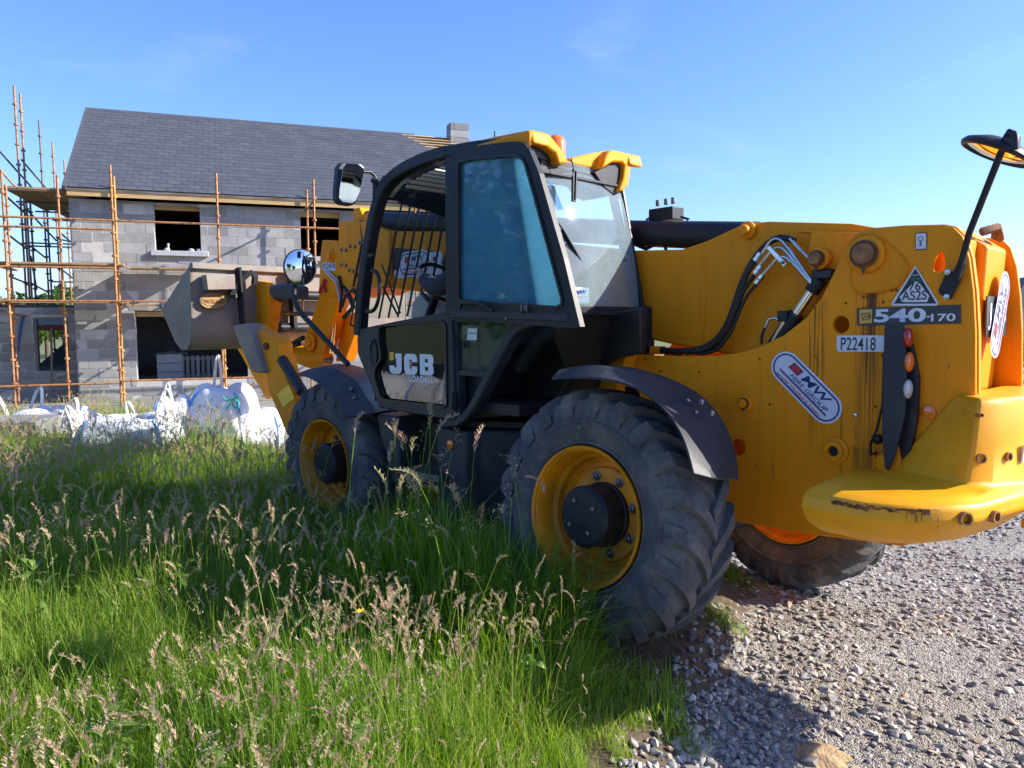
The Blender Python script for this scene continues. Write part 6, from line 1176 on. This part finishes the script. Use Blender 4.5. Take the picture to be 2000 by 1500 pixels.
# ------------------------------------------------------------------ windscreen side, interior
obj('side_window', MB().prism([(p[0], YR+.0, p[2]) for p in P2([(900, 330), (800, 330), (750, 372), (735, 430), (706, 640), (900, 640)], YC)], (0, -.005, 0)), m_side, cab)
obj('windscreen', MB().grid(lambda u, v: tuple(np.array(pa[int(round(v*24))+2])*(1, 0, 1)+np.array((.01, YC-(YC-YR)*u, 0))), 2, 24), m_side, cab, smooth=60)
for i in range(9):
    a = P(790+i*17, 371+i*1.9, y=YR); b = P(740+i*18.5, 622-i*1.5, y=YR); obj('guard_bar', MB().tube([a, b], .009, 8), m_blk, cab, smooth=50)
obj('guard_frame', MB().tube([P(790, 368, y=YR), P(940, 392, y=YR)], .012, 8), m_blk, cab)
obj('lining', MB().bar([P(760, 380, y=YC-.06), P(786, 352, y=YC-.06), P(830, 345, y=YC-.3), P(872, 380, y=YR+.06)], .05, .05, up=(0, 0, 1)), m_cream, cab, bevel=.01)
obj('front_guard_rod', MB().tube([P(729, 398, y=YC-.0), P(684, 634, y=YC+.05), P(700, 640, y=YC)], .007, 8), m_blk, tele, smooth=50)
obj('grab_handle', MB().tube(sm([(726, 528), (737, 530), (742, 548), (741, 580), (735, 600), (728, 610), (716, 608)], YC+.05, 16), .013, 10), m_rubber, tele, smooth=50)
obj('windscreen_wiper', MB().tube([P(745, 515, y=.75), P(782, 612, y=.65)], .006, 6).tube([P(748, 560, y=.75), P(776, 614, y=.65)], .008, 6), m_rubber, cab)
cs = obj('console', MB().prism([P(a, b, y=.50) for a, b in ((805, 590), (812, 578), (830, 572), (880, 574), (880, 625), (800, 622))], (0, -.22, 0)), m_cream, tele, bevel=.02, segs=3); obj('console_base', MB().bb((1.5, .25, 1.12), (1.95, .52, 1.66)), m_blk, cs, bevel=.03)
obj('control_lever', MB().tube([P(824, 572, y=.52), P(838, 588, y=.55), P(850, 600, y=.55)], .015, 8), m_rubber, cs, smooth=50)
sw_c = P(862, 552, y=.62); sw_n = nrm((-.75, 0, .66)); wa = nrm(np.cross(sw_n, (0, 1, 0))); wb = np.cross(sw_n, wa)
ring = [sw_c+.175*(math.cos(t)*wa+math.sin(t)*wb) for t in np.linspace(0, 2*math.pi, 33)[:-1]]
sw_ = obj('steering_wheel', MB().tube(ring, .014, 8, closed=True), m_rubber, tele, smooth=60); obj('steering_hub', MB().lathe([(.05, -.03), (.05, .02), (0, .03)], sw_c-sw_n*.02, sw_n, 16).tube([sw_c+.17*wb, sw_c-.17*wb], .01, 6).tube([sw_c-sw_n*.02, sw_c-sw_n*.25+np.array((.08, 0, -.25))], .03, 10), m_rubber, sw_)
hx_ = P(965, 412, y=.64); SX = hx_[0]-.04; HZs = hx_[2]-.80
seat = obj('seat', MB().bb((SX-.18, .40, HZs-.16), (SX+.34, .88, HZs-.04)).prism([(SX-.16, .42, HZs-.06), (SX-.28, .42, HZs+.62), (SX-.38, .42, HZs+.62), (SX-.26, .42, HZs-.06)], (0, .44, 0)), m_blk, tele, bevel=.04, segs=3); obj('seat_base', MB().bb((SX-.12, .46, 1.14), (SX+.25, .82, HZs-.16)), m_blk, seat, bevel=.02)
# ------------------------------------------------------------------ mirrors on the cab
mm = [(668, 316), (700, 318), (708, 324), (709, 334), (703, 378), (696, 396), (688, 402), (666, 399), (657, 390), (657, 370), (661, 325)]
mr1 = obj('wing_mirror', MB().prism([P(a, b, x=1.86) for a, b in mm], (.055, 0, 0)), m_plas, tele, bevel=.012, segs=3)
ms = [(683+(a-683)*.84, 360+(b-360)*.88) for a, b in mm]; zm_ = P(683, 360, x=1.858)[2]; obj('mirror_glass', MB().prism([q_+np.array((-(q_[2]-zm_)*.16-.02, 0, 0)) for q_ in (P(a, b, x=1.858) for a, b in ms)], (-.002, 0, 0)), m_mirror, mr1)
obj('mirror_arm', MB().tube([P(706, 335, x=1.88), P(724, 336, x=1.88), P(733, 345, x=1.88), P(737, 360, x=1.86), P(737, 388, x=1.86)], .011, 8).tube([P(728, 350, x=1.88), P(742, 362, x=1.84), P(755, 345, x=1.8)], .022, 8).tube([P(734, 352, x=1.87), P(734, 390, x=1.86)], .022, 8), m_rubber, mr1, smooth=50)
rm = P(586, 522, x=2.62); nr_ = nrm((-1, .25, -.02)); a_ = nrm(np.cross(nr_, (0, 0, 1))); b_ = np.cross(nr_, a_)
def edisc(c, rx, rz, prof, n=36):
    rg = [[c+nr_*d+a_*rx*k*math.cos(t)+b_*rz*k*math.sin(t) for t in np.linspace(0, 2*math.pi, n+1)[:-1]] for k, d in prof]; return MB().loft(rg)
rzz = abs(P(586, 486, x=2.62)[2]-P(586, 522, x=2.62)[2]); rxx = rzz*.90
mr2 = obj('front_mirror', edisc(rm, rxx, rzz, [(.3, -.06), (.8, -.04), (1, -.01), (1, .01), (.93, .014)]), m_plas, tele, smooth=40); obj('mirror_glass', edisc(rm, rxx, rzz, [(.93, .0145), (.7, .024), (.4, .031), (.05, .034)]), m_mirror, mr2, smooth=80)
obj('mirror_pole', MB().tube(resamp([P(575, 556, x=2.66), P(573, 580, x=2.66), P(580, 603, x=2.62), P(600, 625, x=2.56), P(640, 668, x=2.40), P(680, 712, x=2.22)], 20), .020, 10), m_rubber, mr2, smooth=50)
obj('front_work_light', MB().prism([P(a, b, y=.9) for a, b in ((525, 556), (560, 553), (572, 560), (572, 585), (535, 584), (524, 574))], (0, -.15, 0)), m_plas, tele, bevel=.02)
# ------------------------------------------------------------------ the driver
def skin(name, pts, edges, radii, m, parent, sub=2, rootv=0):
    me = bpy.data.meshes.new(name); me.from_pydata([tuple(map(float, p)) for p in pts], edges, []); o = bpy.data.objects.new('tmp', me); sc.collection.objects.link(o)
    s = o.modifiers.new('s', 'SKIN'); s.use_smooth_shade = True; lay = me.skin_vertices[0] if len(me.skin_vertices) else None
    for i, r in enumerate(radii): lay.data[i].radius = (r if not hasattr(r, '__len__') else r[0], r if not hasattr(r, '__len__') else r[1]); lay.data[i].use_root = (i == rootv)
    b = o.modifiers.new('b', 'SUBSURF'); b.levels = sub; b.render_levels = sub
    dg = bpy.context.evaluated_depsgraph_get(); nm = bpy.data.meshes.new_from_object(o.evaluated_get(dg)); bpy.data.objects.remove(o); nm.name = name; nm.materials.clear(); nm.materials.append(m); nm.shade_smooth()
    q = bpy.data.objects.new(name, nm); sc.collection.objects.link(q); q.parent = parent; return q
m_skin = mat('skin', (.50, .30, .21), (.46, .26, .18), rough=.5, scale=8); m_jack = mat('dark_jacket_cloth', (.022, .026, .035), (.03, .035, .045), rough=.85, scale=12, bump=.5); m_hair = mat('dark_hair', (.02, .014, .010), rough=.6, scale=30, bump=1); m_trou = mat('grey_trousers', (.05, .055, .06), rough=.9)
drv = thing('person', 'driver in a dark jacket seated in the cab with both hands on the steering wheel', 'person'); drv.rotation_euler = MROT; drv.location = Vector(np.array((SX, .64, HZs))@M2W)
g0 = np.array((SX, .64, HZs)); G = lambda x, y, z: np.array((x, y, z))
hd_ = hx_-g0; nk = hd_-(.02, 0, .14); hL = ring[0]*0+sw_c+.175*nrm(np.array((0, .75, .15))@np.eye(3)); hL = sw_c+.175*(wa*.35+wb*(.94 if (wb[1] > 0) else -.94))-g0; hR = sw_c+.175*(wa*.35-wb*(.94 if (wb[1] > 0) else -.94))-g0
if wa[2] < 0: hL = sw_c+.175*(-wa*.35+wb*(.94 if (wb[1] > 0) else -.94))-g0; hR = sw_c+.175*(-wa*.35-wb*(.94 if (wb[1] > 0) else -.94))-g0
shL, shR = G(-.07, .19, .52), G(-.07, -.19, .52); elL, elR = (shL+hL)/2+(-.02, .10, -.16), (shR+hR)/2+(-.02, -.08, -.16)
pts = [G(0, 0, .03), G(-.03, 0, .2), G(-.06, 0, .38), G(-.08, 0, .53), nk+(0, 0, .02), nk+(.01, 0, .06), hd_+(.0, 0, -.03), hd_+(.0, 0, .04), hd_+(-.01, 0, .09), shL, elL, hL+(hL-elL)*-.22, hL-(hL-elL)*.05, shR, elR, hR+(hR-elR)*-.22, hR-(hR-elR)*.05, G(.02, .11, .0), G(.42, .15, .02), G(.48, .15, -.36), G(.60, .15, -.40), G(.02, -.11, .0), G(.42, -.15, .02), G(.48, -.15, -.36), G(.60, -.15, -.40)]
ed_ = [(0, 1), (1, 2), (2, 3), (3, 4), (4, 5), (5, 6), (6, 7), (7, 8), (3, 9), (9, 10), (10, 11), (11, 12), (3, 13), (13, 14), (14, 15), (15, 16), (0, 17), (17, 18), (18, 19), (19, 20), (0, 21), (21, 22), (22, 23), (23, 24)]
rd = [(.14, .12), (.14, .11), (.16, .11), (.13, .09), .055, .055, (.075, .085), (.08, .095), (.05, .06), .065, .048, .030, .030, .065, .048, .030, .030, .09, .075, .055, .045, .09, .075, .055, .045]
body = skin('body', pts, ed_, rd, m_skin, drv)
jp = pts[:5]+pts[9:17]; je = [(0, 1), (1, 2), (2, 3), (3, 4), (3, 5), (5, 6), (6, 7), (3, 9), (9, 10), (10, 11)]
jp = [pts[0], pts[1], pts[2], pts[3], pts[4], pts[9], pts[10], pts[11], None, pts[13], pts[14], pts[15]]; jp = [p for p in jp if p is not None]
je = [(0, 1), (1, 2), (2, 3), (3, 4), (3, 5), (5, 6), (6, 7), (3, 8), (8, 9), (9, 10)]; skin('jacket', jp, je, [(.165, .14), (.165, .13), (.185, .13), (.16, .11), .072, .085, .066, .046, .085, .066, .046], m_jack, drv)
skin('trousers', [pts[0], pts[17], pts[18], pts[19], pts[21], pts[22], pts[23]], [(0, 1), (1, 2), (2, 3), (0, 4), (4, 5), (5, 6)], [(.155, .13), .105, .09, .07, .105, .09, .07], m_trou, drv)
obj('hair', MB().ball(hd_+(-.03, 0, .06), (.105, .088, .10), 20, 14), m_hair, drv, smooth=80)
fc = MB(); fc.add([hd_+(.082, .014, -.015), hd_+(.082, -.014, -.015), hd_+(.115, 0, -.022), hd_+(.085, 0, .03)], [(0, 1, 2), (0, 2, 3), (1, 3, 2), (0, 3, 1)]); obj('nose', fc, m_skin, drv)
for s_ in (-1, 1): obj('ear', MB().ball(hd_+(-.005, .083*s_, 0), (.022, .010, .034), 10, 8), m_skin, drv, smooth=80); obj('eye', MB().ball(hd_+(.075, .032*s_, .015), (.012, .014, .009), 10, 6), m_ink, drv, smooth=80)
obj('mouth', MB().ball(hd_+(.078, 0, -.055), (.008, .024, .006), 10, 6), m_redp, drv, smooth=80)
for (h, e) in ((hL, elL), (hR, elR)):   # palm and fingers closed round the rim
    d = nrm(h-e); tang = nrm(np.cross(sw_n, nrm(h+g0-sw_c))); up_ = sw_n; pal = h-d*.03+up_*.02
    pp2 = [h-d*.09, pal]; ee = [(0, 1)]; rr_ = [.028, (.036, .022)]; k = 2
    for f in range(4):
        off = tang*(f-1.5)*.021; b0 = pal+off+d*.015; q1 = b0+d*.035+up_*.014; q2 = q1+d*.018-up_*.022; q3 = q2-d*.016-up_*.022; pp2 += [b0, q1, q2, q3]; ee += [(1, k), (k, k+1), (k+1, k+2), (k+2, k+3)]; rr_ += [.0105, .0095, .009, .008]; k += 4
    t0_ = pal+tang*.035-d*.02; pp2 += [t0_, t0_+tang*.02+d*.02-up_*.01, t0_+tang*.015+d*.045-up_*.02]; ee += [(1, k), (k, k+1), (k+1, k+2)]; rr_ += [.012, .011, .009]
    skin('hand', pp2, ee, rr_, m_skin, drv, sub=1, rootv=1)
